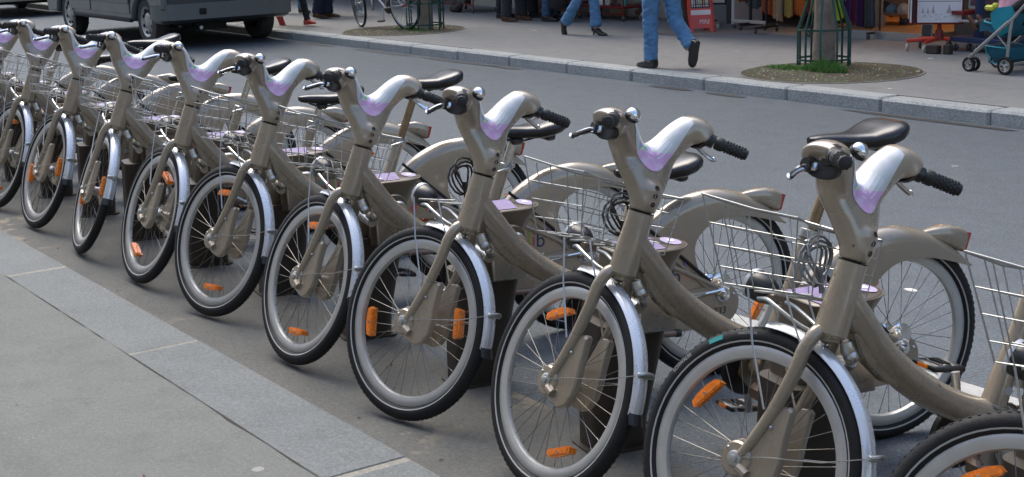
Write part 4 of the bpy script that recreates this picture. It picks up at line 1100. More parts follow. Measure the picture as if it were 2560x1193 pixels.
def make_van():
    r = empty('parked_van', (0, 0, 0), label='dark grey van parked at the far kerb, rear bumper and two near wheels showing', cat='van')
    # van space: x forward from the rear axle, y left; mapped later by the empty (heading -X)
    w = .93
    prof = arch_profile([(4.15, .55), (4.18, .95), (3.75, 1.12), (3.05, 1.85), (2.6, 1.97), (-.60, 1.97), (-.70, 1.90), (-.77, 1.0), (-.77, .50)], -.70, 4.1, .33, (0, 3.24), .385)
    b = MB(); b.prism(prof, -w, w); me = b.mesh('body', M['van'], True, 30); o = link('body', me, r)
    bv = o.modifiers.new('b', 'BEVEL'); bv.width = .05; bv.segments = 3; bv.limit_method = 'ANGLE'; bv.angle_limit = rad(50)
    u = MB(); u.box((1.75, 0, .36), (4.6, 1.3, .14)); u.box((0, 0, .33), (.12, 1.5, .12)); u.box((-.35, .2, .30), (.5, .45, .16)); u.build('underbody', M['under'], r, False)
    # bumper wrapping round the rear corners
    bm_ = MB(); path = [(-.42, w+.012), (-.66, w+.015), (-.80, w-.06), (-.845, w-.22), (-.85, 0), (-.845, -w+.22), (-.80, -w+.06), (-.66, -w-.015), (-.42, -w-.012)]
    rings = []
    for i, (x, y) in enumerate(path):
        d = Vector(path[min(i+1, 8)])-Vector(path[max(i-1, 0)]); nrm = Vector((-d.y, d.x)).normalized()*-1
        ring = []
        for dz, off in ((.39, -.03), (.395, .0), (.42, .03), (.52, .034), (.57, .03), (.60, .0), (.60, -.03)):
            ring.append((x+nrm.x*off*-1, y+nrm.y*off*-1, dz))
        rings.append(ring)
    bm_.loft(rings); bo = bm_.build('bumper', M['van_plastic'], r, True, 35)
    st_ = MB(); st_.bbox((-.885, .42, .49), (.02, .10, .08), .01); st_.build('bumper_notch', M['under'], bo)
    for y in (-1, 1):
        c = MB(); c.bbox((-.74, y*(w-.03), .72), (.12, .10, .40), .03); c.build('corner_trim', M['van_plastic'], r)
    # rear doors
    for y in (-1, 1):
        d = MB(); d.bbox((-.782, y*.435, 1.20), (.03, .845, 1.24), .02); do = d.build('rear_door', M['van'], r)
        g = MB(); g.bbox((-.800, y*.435, 1.52), (.012, .66, .46), .005); g.build('window', M['glass'], do)
        t = MB(); t.bbox((-.80, y*.82, 1.05), (.03, .12, .36), .01); t.build('rear_light', M['red_lens'], r)
    p = MB(); p.bbox((-.803, .30, .78), (.012, .50, .11), .003); p.build('number_plate', M['cream'], r)
    for x0, x1, nm in ((.45, 2.0, 'side_door'), (2.05, 3.0, 'front_door')):
        for y in (-1, 1):
            d = MB(); d.bbox(((x0+x1)/2, y*(w+.004), .98), (x1-x0, .012, 1.10), .004); do = d.build(nm, M['van'], r)
            if nm == 'front_door': g = MB(); g.bbox(((x0+x1)/2-.03, y*(w+.010), 1.52), (.72, .01, .46), .004); g.build('window', M['glass'], do)
            sb = MB(); sb.bbox(((x0+x1)/2, y*(w+.016), .62), (x1-x0, .016, .10), .005); sb.build('rub_strip', M['van_plastic'], do)
    g = MB(); g.prism([(3.70, 1.17), (3.08, 1.80), (3.06, 1.79), (3.68, 1.16)], -.78, .78, lambda x, y, z: (x+.03, y, z+.03)); g.build('windscreen', M['glass'], r, False)
    for y in (-1, 1): sl = MB(); sl.bbox((1.6, y*(w-.01), .345), (2.35, .06, .05), .012); sl.build('sill', M['under'], r)
    for y in (-1, 1):
        f = MB(); f.bbox((2.80, y*(w-.10), .30), (.025, .20, .26), .004); f.build('mud_flap', M['under'], r)
        for x in (0, 3.24): road_wheel(r, x, y*.775, .345, .20, y)
    ex = MB(); ex.tube([(-.5, .45, .30), (-.80, .45, .28), (-.86, .45, .275)], .026, 10); ex.build('exhaust', M['chrome'], r)
    bk = MB(); bk.box((1.75, 0, .45), (4.0, 1.7, .1)); bk.build('floor_pan', M['under'], r, False)
    return r
van = make_van(); van.location = (-19.05, 8.05, 0); van.rotation_euler = (0, 0, pi)
def make_car():
    r = empty('parked_car', (0, 0, 0), label='cream car at the top left corner, only rear bumper and a dark wheel showing', cat='car')
    w = .78
    prof = arch_profile([(3.15, .55), (3.1, .80), (2.3, .90), (1.75, 1.38), (.2, 1.42), (-.50, .98), (-.62, .90), (-.66, .50)], -.62, 3.1, .30, (0, 2.45), .35)
    b = MB(); b.prism(prof, -w, w); o = link('body', b.mesh('body', M['car'], True, 30), r)
    bv = o.modifiers.new('b', 'BEVEL'); bv.width = .06; bv.segments = 3; bv.limit_method = 'ANGLE'; bv.angle_limit = rad(45)
    u = MB(); u.box((1.2, 0, .32), (3.4, 1.2, .16)); u.build('underbody', M['under'], r, False)
    bm_ = MB(); bm_.bbox((-.66, 0, .42), (.14, 1.60, .24), .05); bm_.build('bumper', M['car'], r)
    for y in (-1, 1):
        g = MB(); g.bbox((.95, y*(w+.002), 1.14), (1.5, .01, .34), .004); g.build('side_window', M['glass'], r)
        t = MB(); t.bbox((-.67, y*.62, .78), (.03, .20, .14), .01); t.build('rear_light', M['red_lens'], r)
        for x in (0, 2.45): road_wheel(r, x, y*.67, .31, .18, y)
    return r
car = make_car(); car.location = (-28.0, 8.15, 0); car.rotation_euler = (0, 0, pi)

# ------------------------------------------------------------------ people
M['skin'] = mat('skin', (.50, .29, .21), .5, var=.06)
M['denim'] = mat('blue_denim', (.09, .205, .36), .85, var=.28, vscale=14, bump=.9, bscale=22)
M['denim_d'] = mat('dark_denim', (.05, .10, .17), .85, var=.3, vscale=14, bump=.8, bscale=22)
M['denim_g'] = mat('grey_denim', (.10, .16, .20), .85, var=.3, vscale=14, bump=.8, bscale=22)
M['cloth_k'] = mat('black_cloth', (.012, .012, .014), .85, bump=.6, bscale=22)
M['cloth_n'] = mat('navy_cloth', (.014, .018, .04), .85, bump=.6, bscale=22)
M['cloth_g'] = mat('charcoal_cloth', (.035, .036, .038), .85, var=.2, bump=.7, bscale=22)
M['cloth_b'] = mat('brown_cloth', (.05, .038, .03), .85, var=.2, bump=.6, bscale=22)
M['pink'] = mat('pink_cloth', (.72, .36, .44), .8, var=.12, vscale=8, bump=.8, bscale=14)
M['top_w'] = mat('grey_jacket', (.22, .22, .23), .8, bump=.5, bscale=20)
M['top_b'] = mat('blue_jacket', (.06, .09, .16), .8, bump=.5, bscale=20)
M['shoe_k'] = mat('black_leather', (.012, .012, .012), .4, coat=.2)
M['shoe_b'] = mat('brown_leather', (.09, .04, .02), .45)
M['shoe_r'] = mat('red_shoe', (.50, .05, .035), .45)
M['shoe_w'] = mat('white_sneaker', (.6, .6, .57), .6)
M['hair'] = mat('dark_hair', (.03, .02, .014), .6)
def shoe_mesh(heel=0., w=.045, L_=.27):
    b = MB(); rings = []
    for x, hw, h0, h1 in ((-.075, .020, .0, .055), (-.068, .034, 0, .085), (-.02, .036, 0, .10), (.03, .037, 0, .088), (.08, .042, 0, .064), (.13, .045, 0, .050), (.17, .038, .002, .040), (.195, .018, .006, .028)):
        lift = heel*max(0, min(1, (.09-x)/.14))
        rings.append([(x, hw*math.copysign(abs(cos(2*pi*k/14))**.7, cos(2*pi*k/14))*w/.045, lift+(h0+h1)/2+(h1-h0)/2*math.copysign(abs(sin(2*pi*k/14))**.7, sin(2*pi*k/14))) for k in range(14)])
    b.loft(rings)
    if heel > .02: b.tube([(-.055, 0, 0), (-.048, 0, heel+.02)], [.008, .018], 8)
    else: b.loft([[(x, y*s_, z) for x, y in ((-.078, 0), (-.06, .036), (.03, .036), (.12, .047), (.18, .036), (.20, 0), (.18, -.036), (.12, -.047), (.03, -.036), (-.06, -.036))] for z, s_ in ((0, 1), (.018, 1.02), (.022, .98))])
    return b
def person(label, loc, rz, legs, pants, shoes, top, rad_=(.085, .066, .060), hips=.90, scale=1., heel=0., tunic=None, hair='hair', arms=((.10, -.1), (-.12, .1)), shoe_w=.045, group=None):
    """legs: two of (y, knee(x,z), ankle(x,z), toe pitch); one continuous body, shoes and hair as children"""
    b = MB(); feet = []
    for (y, kx, kz, axx, az, pitch) in legs:
        hp = Vector((0, y, hips)); kp = Vector((kx, y*1.02, kz)); ap = Vector((axx, y*1.05, az))
        d = (ap-kp).normalized()
        pts = [hp+Vector((0, -y*.15, .06)), hp, hp.lerp(kp, .5), kp, kp.lerp(ap, .45), kp.lerp(ap, .93), ap+d*.012, ap+d*.03, ap+d*.055]
        b.tube(pts, [.075, rad_[0]+.006, (rad_[0]+rad_[1])/2+.004, rad_[1], rad_[1]*.55+rad_[2]*.45, rad_[2], rad_[2], .036, .034], 14)
        feet.append((ap, pitch))
    tor = [(.84, .145, .10), (.90, .165, .115), (.98, .150, .105), (1.08, .142, .10), (1.20, .160, .112), (1.32, .180, .115), (1.40, .175, .095), (1.44, .10, .07), (1.47, .058, .058), (1.53, .055, .056)]
    k = hips/.90
    b.loft([[(.0 if z < 1.3 else .005, hw*cos(2*pi*i/18), z*k) if False else (hd*sin(2*pi*i/18), hw*cos(2*pi*i/18), z*k) for i in range(18)] for z, hw, hd in tor])
    # head with nose, ears, jaw
    hz = 1.63*k
    b.ball((.012, 0, hz), .1, 16, 12, sc=(.96, .76, 1.18)); b.ball((.045, 0, hz-.06), .06, 12, 8, sc=(.9, .85, .9)); b.tube([(.10, 0, hz+.015), (.122, 0, hz-.02), (.10, 0, hz-.028)], [.010, .016, .010], 8)
    for y in (-1, 1): b.ball((0, .077*y, hz-.01), .026, 8, 6, sc=(.7, .4, 1.1))
    hands = []
    for y, (ex_, hx) in zip((1, -1), arms):
        sh = Vector((0, .19*y, 1.38*k)); el = Vector((ex_*.6-.02, .235*y, 1.10*k)); wr = Vector((hx+.05, .22*y, .86*k))
        b.tube([sh+Vector((0, -.05*y, .01)), sh, el, el.lerp(wr, .5), wr], [.05, .056, .045, .042, .03], 12)
        d = (wr-el).normalized(); pc = wr+d*.05; b.tube([wr, wr+d*.03, pc+d*.03, pc+d*.05], [.026, .034, .036, .026], 10, flat=.5, up=(1, 0, 0))
        for fi, (off, ln) in enumerate(((-.027, .062), (-.009, .074), (.009, .07), (.027, .055))):
            q = pc+d*.04+Vector((off, 0, 0)); b.tube([q, q+d*ln*.5+Vector((.004, -.004*y, 0)), q+d*ln+Vector((.006, -.018*y, 0))], [.0095, .009, .008], 6)
        b.tube([wr+d*.02+Vector((.02, 0, 0)), wr+d*.05+Vector((.045, -.008*y, 0)), wr+d*.085+Vector((.052, -.014*y, 0))], [.012, .0105, .009], 6)
        hands.append(wr)
    if tunic:
        b.loft([[(hd*sin(2*pi*i/18), hw*cos(2*pi*i/18)*(1+.04*sin(5*2*pi*i/18)), z*k) for i in range(18)] for z, hw, hd in ((tunic, .25, .26), (tunic+.06, .25, .255), (.95, .19, .15), (1.15, .16, .125))])
    me = remesh(b, .011, 2)
    from mathutils import noise
    me.update(); ns = [v.normal.copy() for v in me.vertices]
    for v, n in zip(me.vertices, ns):
        c = v.co
        if .14 < c.z < .86*k and not (abs(c.y) > .205):
            f = noise.noise(Vector((c.x*5+c.y*3, c.y*5, c.z*30+c.x*14)))*.6+noise.noise(Vector((c.x*8+5, c.y*8, c.z*58-c.x*22)))*.4
            v.co = c+n*f*.015*min(1, (c.z-.10)*8)*(1.2 if c.z < .34 or .44 < c.z < .6 else .55)
        elif c.z < 1.42*k: v.co = c+n*noise.noise(c*13)*.008
    mats = [pants, top, M['skin']]
    for m in mats: me.materials.append(m)
    vz = [v.co for v in me.vertices]
    for p in me.polygons:
        c = p.center; mi = 0
        if c.z > 1.0*k or (tunic and c.z > tunic*k-.01 and abs(c.y) < .4): mi = 1
        if c.z > 1.45*k: mi = 2
        for wv in hands:
            if (c-wv).length < .16 and abs(c.y) > .17 and c.z < wv.z+.02: mi = 2
            elif abs(c.y) > .205 and c.z > .8*k: mi = mi if mi == 2 else 1
        for ap, pt in feet:
            if (c-ap).length < .085 and c.z < ap.z-.018 and rad_[2] < .2 and (Vector((c.x, c.y))-Vector((ap.x, ap.y))).length < .05: mi = 2
        p.material_index = mi
    o = link('person', me); tag(o, label, 'person', group)
    sm_ = shoe_mesh(heel, shoe_w).mesh('shoe', shoes)
    for ap, pt in feet:
        s = link('shoe', sm_, o); s.matrix_local = Matrix.Translation(ap) @ Matrix.Rotation(rad(pt), 4, 'Y') @ Matrix.Translation((0, 0, -.085-heel))
    h = MB(); h.ball((-.012, 0, hz+.022), .106, 16, 10, sc=(.98, .80, 1.12)); hm = h.mesh('hair', M[hair])
    bm = bmesh.new(); bm.from_mesh(hm); bmesh.ops.delete(bm, geom=[v for v in bm.verts if v.co.x > .045 and v.co.z < hz+.055], context='VERTS'); bm.to_mesh(hm); bm.free(); link('hair', hm, o)
    ey = MB()
    for y in (-1, 1): ey.ball((.092, .032*y, hz+.018), .010, 8, 6)
    ey.build('eyes', M['ink'], o)
    mo = MB(); mo.tube([(.093, -.024, hz-.052), (.100, 0, hz-.054), (.093, .024, hz-.052)], .005, 6); mo.build('mouth', M['logo_rose'], o)
    o.location = loc; o.rotation_euler = (0, 0, rz); o.scale = (scale,)*3
    return o
person('man in faded blue jeans and black shoes striding left along the far kerb', (-10.86, 9.30, FZ), pi, [(.10, .03, .49, .02, .095, 0), (-.10, -.10, .47, -.33, .225, 74)], M['denim'], M['shoe_k'], M['top_w'], (.092, .078, .072), .93, shoe_w=.05)
person('woman in flared blue jeans and black heeled shoes walking right', (-14.05*K, 10.85*K, FZ), .05, [(.08, .06, .47, .10, .125, 0), (-.08, -.06, .46, -.30, .17, 62)], M['denim'], M['shoe_k'], M['top_b'], (.080, .062, .078), .90, .97, heel=.05, shoe_w=.038)
person('person in brown trousers and leather shoes half hidden behind the man in blue jeans', (-13.25*K, 11.45*K, FZ), -.3, [(.10, .12, .48, .24, .10, -4), (-.10, -.12, .46, -.42, .19, 50)], M['cloth_b'], M['shoe_b'], M['top_w'], (.088, .074, .078), .92)
person('standing person in dark blue jeans holding a black bag, beside the red trolleys', (-16.55, 12.15, FZ), .4, [(.08, .02, .48, .0, .095, 0), (-.08, .0, .48, -.02, .095, 0)], M['denim_d'], M['shoe_k'], M['top_b'], (.085, .07, .068), .90)
person('standing person in charcoal jeans and brown shoes, nearest of the three by the racks', (-16.72*K, 11.62*K, FZ), .35, [(.13, .03, .49, .03, .095, 0), (-.13, .0, .49, -.02, .095, 0)], M['cloth_g'], M['shoe_b'], M['cloth_k'], (.092, .080, .078), .93)
person('standing person in black trousers behind the one in charcoal jeans', (-17.30*K, 11.86*K, FZ), .9, [(.08, .02, .49, .0, .095, 0), (-.08, .0, .49, -.03, .095, 0)], M['cloth_k'], M['shoe_k'], M['cloth_g'], (.09, .078, .08), .93)
person('standing person in wide black trousers, right of the group by the racks', (-17.02*K, 12.15*K, FZ), 1.3, [(.07, .02, .48, .0, .095, 0), (-.07, .0, .48, -.0, .095, 0)], M['cloth_k'], M['shoe_k'], M['pink'], (.09, .080, .085), .91)
person('person in tight black trousers and red shoes walking right behind the van', (-18.95*K, 9.52, FZ), .1, [(.07, .12, .46, .24, .10, -5), (-.07, -.06, .44, -.26, .16, 48)], M['cloth_k'], M['shoe_r'], M['top_b'], (.074, .056, .046), .88, .97, shoe_w=.04)
person('person in wide navy trousers walking away beyond the van', (-19.84*K, 10.27*K, FZ), .8, [(.07, .03, .48, .05, .095, 0), (-.07, .0, .48, -.06, .10, 10)], M['cloth_n'], M['shoe_b'], M['top_w'], (.094, .090, .095), .91)
person('person in grey blue jeans and white sneakers striding right near the silver bicycle', (-19.95*K, 10.72*K, FZ), .0, [(.09, .10, .48, .22, .10, -4), (-.09, -.08, .47, -.36, .24, 60)], M['denim_g'], M['shoe_w'], M['top_b'], (.088, .074, .072), .92)
person('person in pale jeans glimpsed at the rear corner of the van', (-21.3*K, 10.5*K, FZ), .2, [(.08, .08, .48, .12, .095, 0), (-.08, -.04, .47, -.20, .13, 30)], M['denim'], M['shoe_k'], M['cloth_g'], (.085, .07, .068), .91)
person('person in a long pink top and black trousers close beside the teal stroller', (-8.38, 11.60, FZ), pi, [(.09, .06, .48, .10, .095, 0), (-.09, -.05, .47, -.2, .13, 30)], M['cloth_k'], M['shoe_k'], M['pink'], (.095, .08, .08), .91, .97, tunic=.40, arms=((.10, .10), (.10, .10)))
# ------------------------------------------------------------------ stroller
M['teal'] = mat('teal_fabric', (.012, .24, .30), .75, var=.12, vscale=8, bump=.5, bscale=18)
M['teal_mesh'] = mat('dark_teal_mesh', (.008, .10, .15), .8, var=.2, vscale=12)
M['teal_trim'] = mat('light_teal_trim', (.03, .38, .46), .6)
M['gtube'] = mat('grey_tube', (.38, .38, .36), .35, .6)
M['yellow'] = mat('yellow_plastic', (.55, .55, .05), .5)
st = empty('baby_stroller', (-7.99*K, 10.86*K, FZ), pi, 'teal baby stroller with grey tube frame and silver spoked wheels', 'stroller')
def st_wheel(x, y, r):
    t = MB(); t.lathe([(r*.70, -.016), (r*.92, -.018), (r, -.010), (r, .010), (r*.92, .018), (r*.70, .016)], (0, 0, 0), (0, 1, 0), 26, loop=True); o = t.build('wheel', M['rubber'], st); o.location = (x, y, r)
    h = MB(); h.lathe([(r*.60, -.012), (r*.71, -.012), (r*.71, .012), (r*.60, .012)], (0, 0, 0), (0, 1, 0), 26, loop=True); h.lathe([(0, -.019), (r*.17, -.018), (r*.17, .018), (0, .019)], (0, 0, 0), (0, 1, 0), 14)
    for i in range(3):
        a = 2*pi*i/3+.4; h.prism([(cos(a-.25)*r*.12, sin(a-.25)*r*.12), (cos(a-.33)*r*.64, sin(a-.33)*r*.64), (cos(a+.33)*r*.64, sin(a+.33)*r*.64), (cos(a+.25)*r*.12, sin(a+.25)*r*.12)], -.006, .006)
    h.build('rim', M['chrome'], o); return o
for y in (.20, -.20):
    for dy in (-.034, .034): st_wheel(.235, y+dy, .066)
    st_wheel(-.165, y*1.25, .080)
fr = MB()
for y in (.235, -.235):
    fr.tube([(.205, y, .15), (-.22, y, .50), (-.42, y, .72), (-.55, y, .98)], .0135, 10); fr.tube([(.16, y+.014*(1 if y > 0 else -1), .185), (-.18, y+.014*(1 if y > 0 else -1), .465)], .017, 10)
    fr.tube([(-.165, y, .09), (-.19, y, .40), (-.21, y, .50)], .015, 10); fr.tube([(-.05, y, .35), (-.19, y, .22)], .008, 8)
    fr.tube([(.205, y, .16), (.225, y, .12), (.235, y, .08)], .017, 8)
fr.tube([(-.55, -.235, .98), (-.57, -.2, 1.0), (-.57, .2, 1.0), (-.55, .235, .98)], .015, 10); fr.tube([(-.165, -.25, .08), (-.165, .25, .08)], .009, 8); fr.tube([(.10, -.235, .235), (.10, .235, .235)], .009, 8)
fr.build('frame', M['gtube'], st)
bk = MB(); rings = []
for x, zb, zt in ((.085, .215, .235), (.06, .12, .232), (.0, .085, .228), (-.08, .085, .226), (-.14, .12, .226), (-.165, .20, .226)):
    rings.append([(x, -.20, zt), (x, -.20, (zb+zt)/2), (x, -.15, zb), (x, .15, zb), (x, .20, (zb+zt)/2), (x, .20, zt)])
bk.loft(rings); bo = bk.build('shopping_basket', M['teal_mesh'], st)
tr = MB(); tr.tube(spl([(.088, .204, .235), (.07, .204, .17), (.03, .19, .10), (-.04, .19, .085), (-.11, .19, .105), (-.16, .204, .20)], 4), .005, 6); tr.tube([(.088, .206, .236), (-.165, .206, .228)], .006, 6); tr.build('trim', M['teal_trim'], bo)
se = MB(); rings = []
for x, z, w in ((.20, .385, .15), (.10, .40, .16), (.0, .36, .18), (-.09, .35, .185), (-.15, .40, .19), (-.19, .47, .19), (-.21, .51, .18)):
    rings.append([(x, -w, z-.03), (x, -w, z+.05), (x-.01, -w*.85, z+.02), (x-.01, w*.85, z+.02), (x, w, z+.05), (x, w, z-.03)])
se.loft(rings); so_ = se.build('seat', M['teal_mesh'], st)
for y in (.19, -.19):
    sd = MB(); sd.prism([(.03, .42), (.05, .53), (-.02, .58), (-.16, .60), (-.20, .50), (-.16, .38), (-.06, .33)], y-.012, y+.012); sd.build('side_bolster', M['teal'], st, True, 40)
fb = MB(); fb.tube(spl([(.02, -.17, .43), (.14, -.16, .45), (.20, 0, .455), (.14, .16, .45), (.02, .17, .43)], 5), .008, 8); fb.build('seat_trim', M['teal_trim'], st)
# child seated in the stroller: one body
cb = MB()
cb.loft([[(-.13-.12*t_+hd_*sin(2*pi*i/14), hw*cos(2*pi*i/14), .42+t_*.28) for i in range(14)] for t_, hw, hd_ in ((0, .09, .075), (.3, .10, .08), (.7, .11, .08), (1., .09, .06), (1.12, .04, .04))])
cb.ball((-.245, 0, .80), .085, 14, 10, sc=(.98, .85, 1.12)); cb.ball((-.165, 0, .79), .014, 8, 6)
for y in (1, -1):
    cb.tube([(-.13, .05*y, .43), (.04, .065*y, .455), (.12, .065*y, .44), (.25, .06*y, .42), (.30, .06*y, .405)], [.055, .052, .045, .038, .03], 10)
    cb.tube([(-.24, .10*y, .66), (-.12, .14*y, .56), (-.0, .09*y, .52)], [.038, .034, .026], 8); cb.ball((.015, .085*y, .52), .026, 8, 6)
    for f in range(4): cb.tube([(.02, .07*y+.010*f, .52), (.045, .068*y+.010*f, .505)], [.007, .006], 5)
cm = remesh(cb, .008, 2)
for m in (M['cloth_k'], M['cloth_g'], M['skin']): cm.materials.append(m)
for p in cm.polygons:
    c = p.center; p.material_index = 2 if (c.z > .715 and c.x < -.1) or (c.x > -.01 and c.z > .5 and abs(c.y) > .05) else (1 if c.z > .50 and c.x < .05 else 0)
ch = link('person', cm); tag(ch, 'small child in dark clothes sitting in the teal stroller', 'person'); ch.location = st.location; ch.rotation_euler = (0, 0, pi)
cs = shoe_mesh(0, .042).mesh('shoe', M['shoe_b'])
for y in (1, -1):
    s = link('shoe', cs, ch); s.matrix_local = Matrix.Translation((.31, .06*y, .405)) @ Matrix.Rotation(rad(-62), 4, 'Y') @ Matrix.Scale(.55, 4) @ Matrix.Translation((0, 0, -.07))
hm = MB(); hm.ball((-.255, 0, .815), .088, 12, 8, sc=(.95, .88, 1.05)); hm.build('hair', M['hair'], ch)
ty = MB(); ty.bbox((0, 0, 0), (.10, .06, .05), .015); ty.ball((.05, 0, .02), .03, 8, 6); t = ty.build('toy', M['yellow'], None); tag(t, 'yellow toy on the front of the teal stroller seat', 'toy'); t.location = st.location+Vector((-.06, -.19, .575))

# ------------------------------------------------------------------ silver bicycle at the left tree
M['cb_silver'] = mat('silver_bicycle_paint', (.42, .43, .44), .3, .7, .4)
def city_bike():
    r = empty('city_bicycle', (0, 0, 0), label='silver city bicycle with black tyres leaning at the left hand tree guard', cat='bicycle')
    Rw = .335; wb = 1.06
    def w(name, x, yaw=0):
        t = MB(); t.lathe([(Rw-.018+.018*cos(2*pi*i/10), .018*sin(2*pi*i/10)) for i in range(10)], (0, 0, 0), (0, 1, 0), 44, loop=True); o = t.build(name, M['rubber'], r); o.location = (x, 0, Rw); o.rotation_euler = (0, 0, yaw)
        m = MB(); m.lathe([(Rw-.034, -.011), (Rw-.030, -.012), (Rw-.030, .012), (Rw-.034, .011), (Rw-.05, 0)], (0, 0, 0), (0, 1, 0), 44, loop=True); m.build('rim', M['alu'], o)
        s = MB()
        for i in range(28):
            a = 2*pi*i/28; sg = 1 if i % 2 else -1; s.tube([(.02*cos(a+.7*sg), .025*sg, .02*sin(a+.7*sg)), ((Rw-.04)*cos(a), 0, (Rw-.04)*sin(a))], .0016, 4)
        s.build('spokes', M['alu'], o, kind='stuff'); h = MB(); h.lathe([(.008, -.05), (.02, -.035), (.014, -.02), (.014, .02), (.02, .035), (.008, .05)], (0, 0, 0), (0, 1, 0), 14); h.build('hub', M['red_lens'] if x < 0 else M['alu'], o)
        return o
    w('front_wheel', wb*.5, -.35); w('rear_wheel', -wb*.5)
    f = MB(); bbx = (-.09, 0, .29)
    f.tube([bbx, (.30, 0, .60)], .02, 10); f.tube([(.26, 0, .78), (-.21, 0, .62)], .016, 10); f.tube([bbx, (-.25, 0, .74)], .016, 10); f.tube([(.25, 0, .85), (.31, 0, .60)], .02, 10)
    for y in (-.05, .05): f.tube([(bbx[0], y*.6, .29), (-wb*.5, y, Rw)], .010, 8); f.tube([(-.22, y*.4, .62), (-wb*.5, y, Rw)], .008, 8)
    f.build('frame', M['cb_silver'], r)
    k = MB()
    for y in (-.045, .045): k.tube(spl([(.31, y*.6, .64), (.36, y, .56), (.44, y, .42), (wb*.5, y, Rw)], 4), .011, 8)
    k.build('fork', M['cb_silver'], r)
    for cx, a0, a1, nm in ((wb*.5, 60, 195, 'front_mudguard'), (-wb*.5, 10, 175, 'rear_mudguard')):
        m = MB(); rings = []
        for i in range(16):
            a = rad(a0+(a1-a0)*i/15); rings.append([(cx+(Rw+.016-.01*abs(q)**2)*cos(a), q*.026, Rw+(Rw+.016-.01*abs(q)**2)*sin(a)) for q in (-1, -.5, 0, .5, 1)]+[(cx+(Rw+.013-.01*abs(q)**2)*cos(a), q*.025, Rw+(Rw+.013-.01*abs(q)**2)*sin(a)) for q in (1, .5, 0, -.5, -1)])
        m.loft(rings); m.build(nm, M['cb_silver'] if cx > 0 else M['black'], r)
    hb = MB(); hb.tube(spl([(.10, .28, .98), (.20, .24, 1.0), (.26, .08, .99), (.26, -.08, .99), (.20, -.24, 1.0), (.10, -.28, .98)], 4), .011, 8); hb.tube([(.25, 0, .84), (.255, 0, .99)], .013, 8); hb.build('handlebar', M['chrome'], r)
    s = MB(); s.loft([[(x, hw*cos(2*pi*i/12), .88+th*sin(2*pi*i/12)) for i in range(12)] for x, hw, th in ((-.10, .015, .012), (-.14, .03, .025), (-.22, .05, .03), (-.30, .09, .035), (-.36, .08, .03), (-.38, .04, .02))]); s.build('saddle', M['saddle'], r)
    p = MB(); p.tube([(-.25, 0, .72), (-.275, 0, .86)], .013, 8); p.build('seat_post', M['alu'], r)
    cr = MB(); cr.lathe([(.0, -.048), (.09, -.048), (.09, -.042), (0, -.042)], bbx, (0, 1, 0), 24); cr.build('chainring', M['black'], r)
    for y, a in ((1, 100), (-1, 280)):
        c = MB(); e = Vector((bbx[0]+.165*cos(rad(a)), .07*y, bbx[2]-.165*sin(rad(a)))); c.tube([Vector(bbx)+Vector((0, .06*y, 0)), e], .011, 8); co = c.build('crank', M['alu'], r); pd = MB(); pd.bbox(e+Vector((0, .05*y, 0)), (.09, .085, .022), .006); pd.build('pedal', M['castor'], co)
    return r
cb = city_bike(); cb.location = (-17.28*K, 9.86*K, FZ); cb.rotation_euler = (rad(-5), 0, pi+.12)

# ------------------------------------------------------------------ street-trade furniture
def castor(parent, x, y, r=.032, m=None):
    c = MB(); c.lathe([(0, -.011), (r*.8, -.012), (r, -.007), (r, .007), (r*.8, .012), (0, .011)], (0, 0, 0), (0, 1, 0), 16); o = c.build('castor', m or M['castor'], parent); o.location = (x, y, r); o.rotation_euler = (0, 0, random.uniform(0, pi))
    f = MB(); f.tube([(0, .016, 0), (0, .016, r*1.2), (0, -.016, r*1.2), (0, -.016, 0)], .004, 5); f.tube([(0, 0, r*1.2), (0, 0, r*1.9)], .009, 8); f.build('castor_fork', M['alu'], o); return o
random.seed(21)
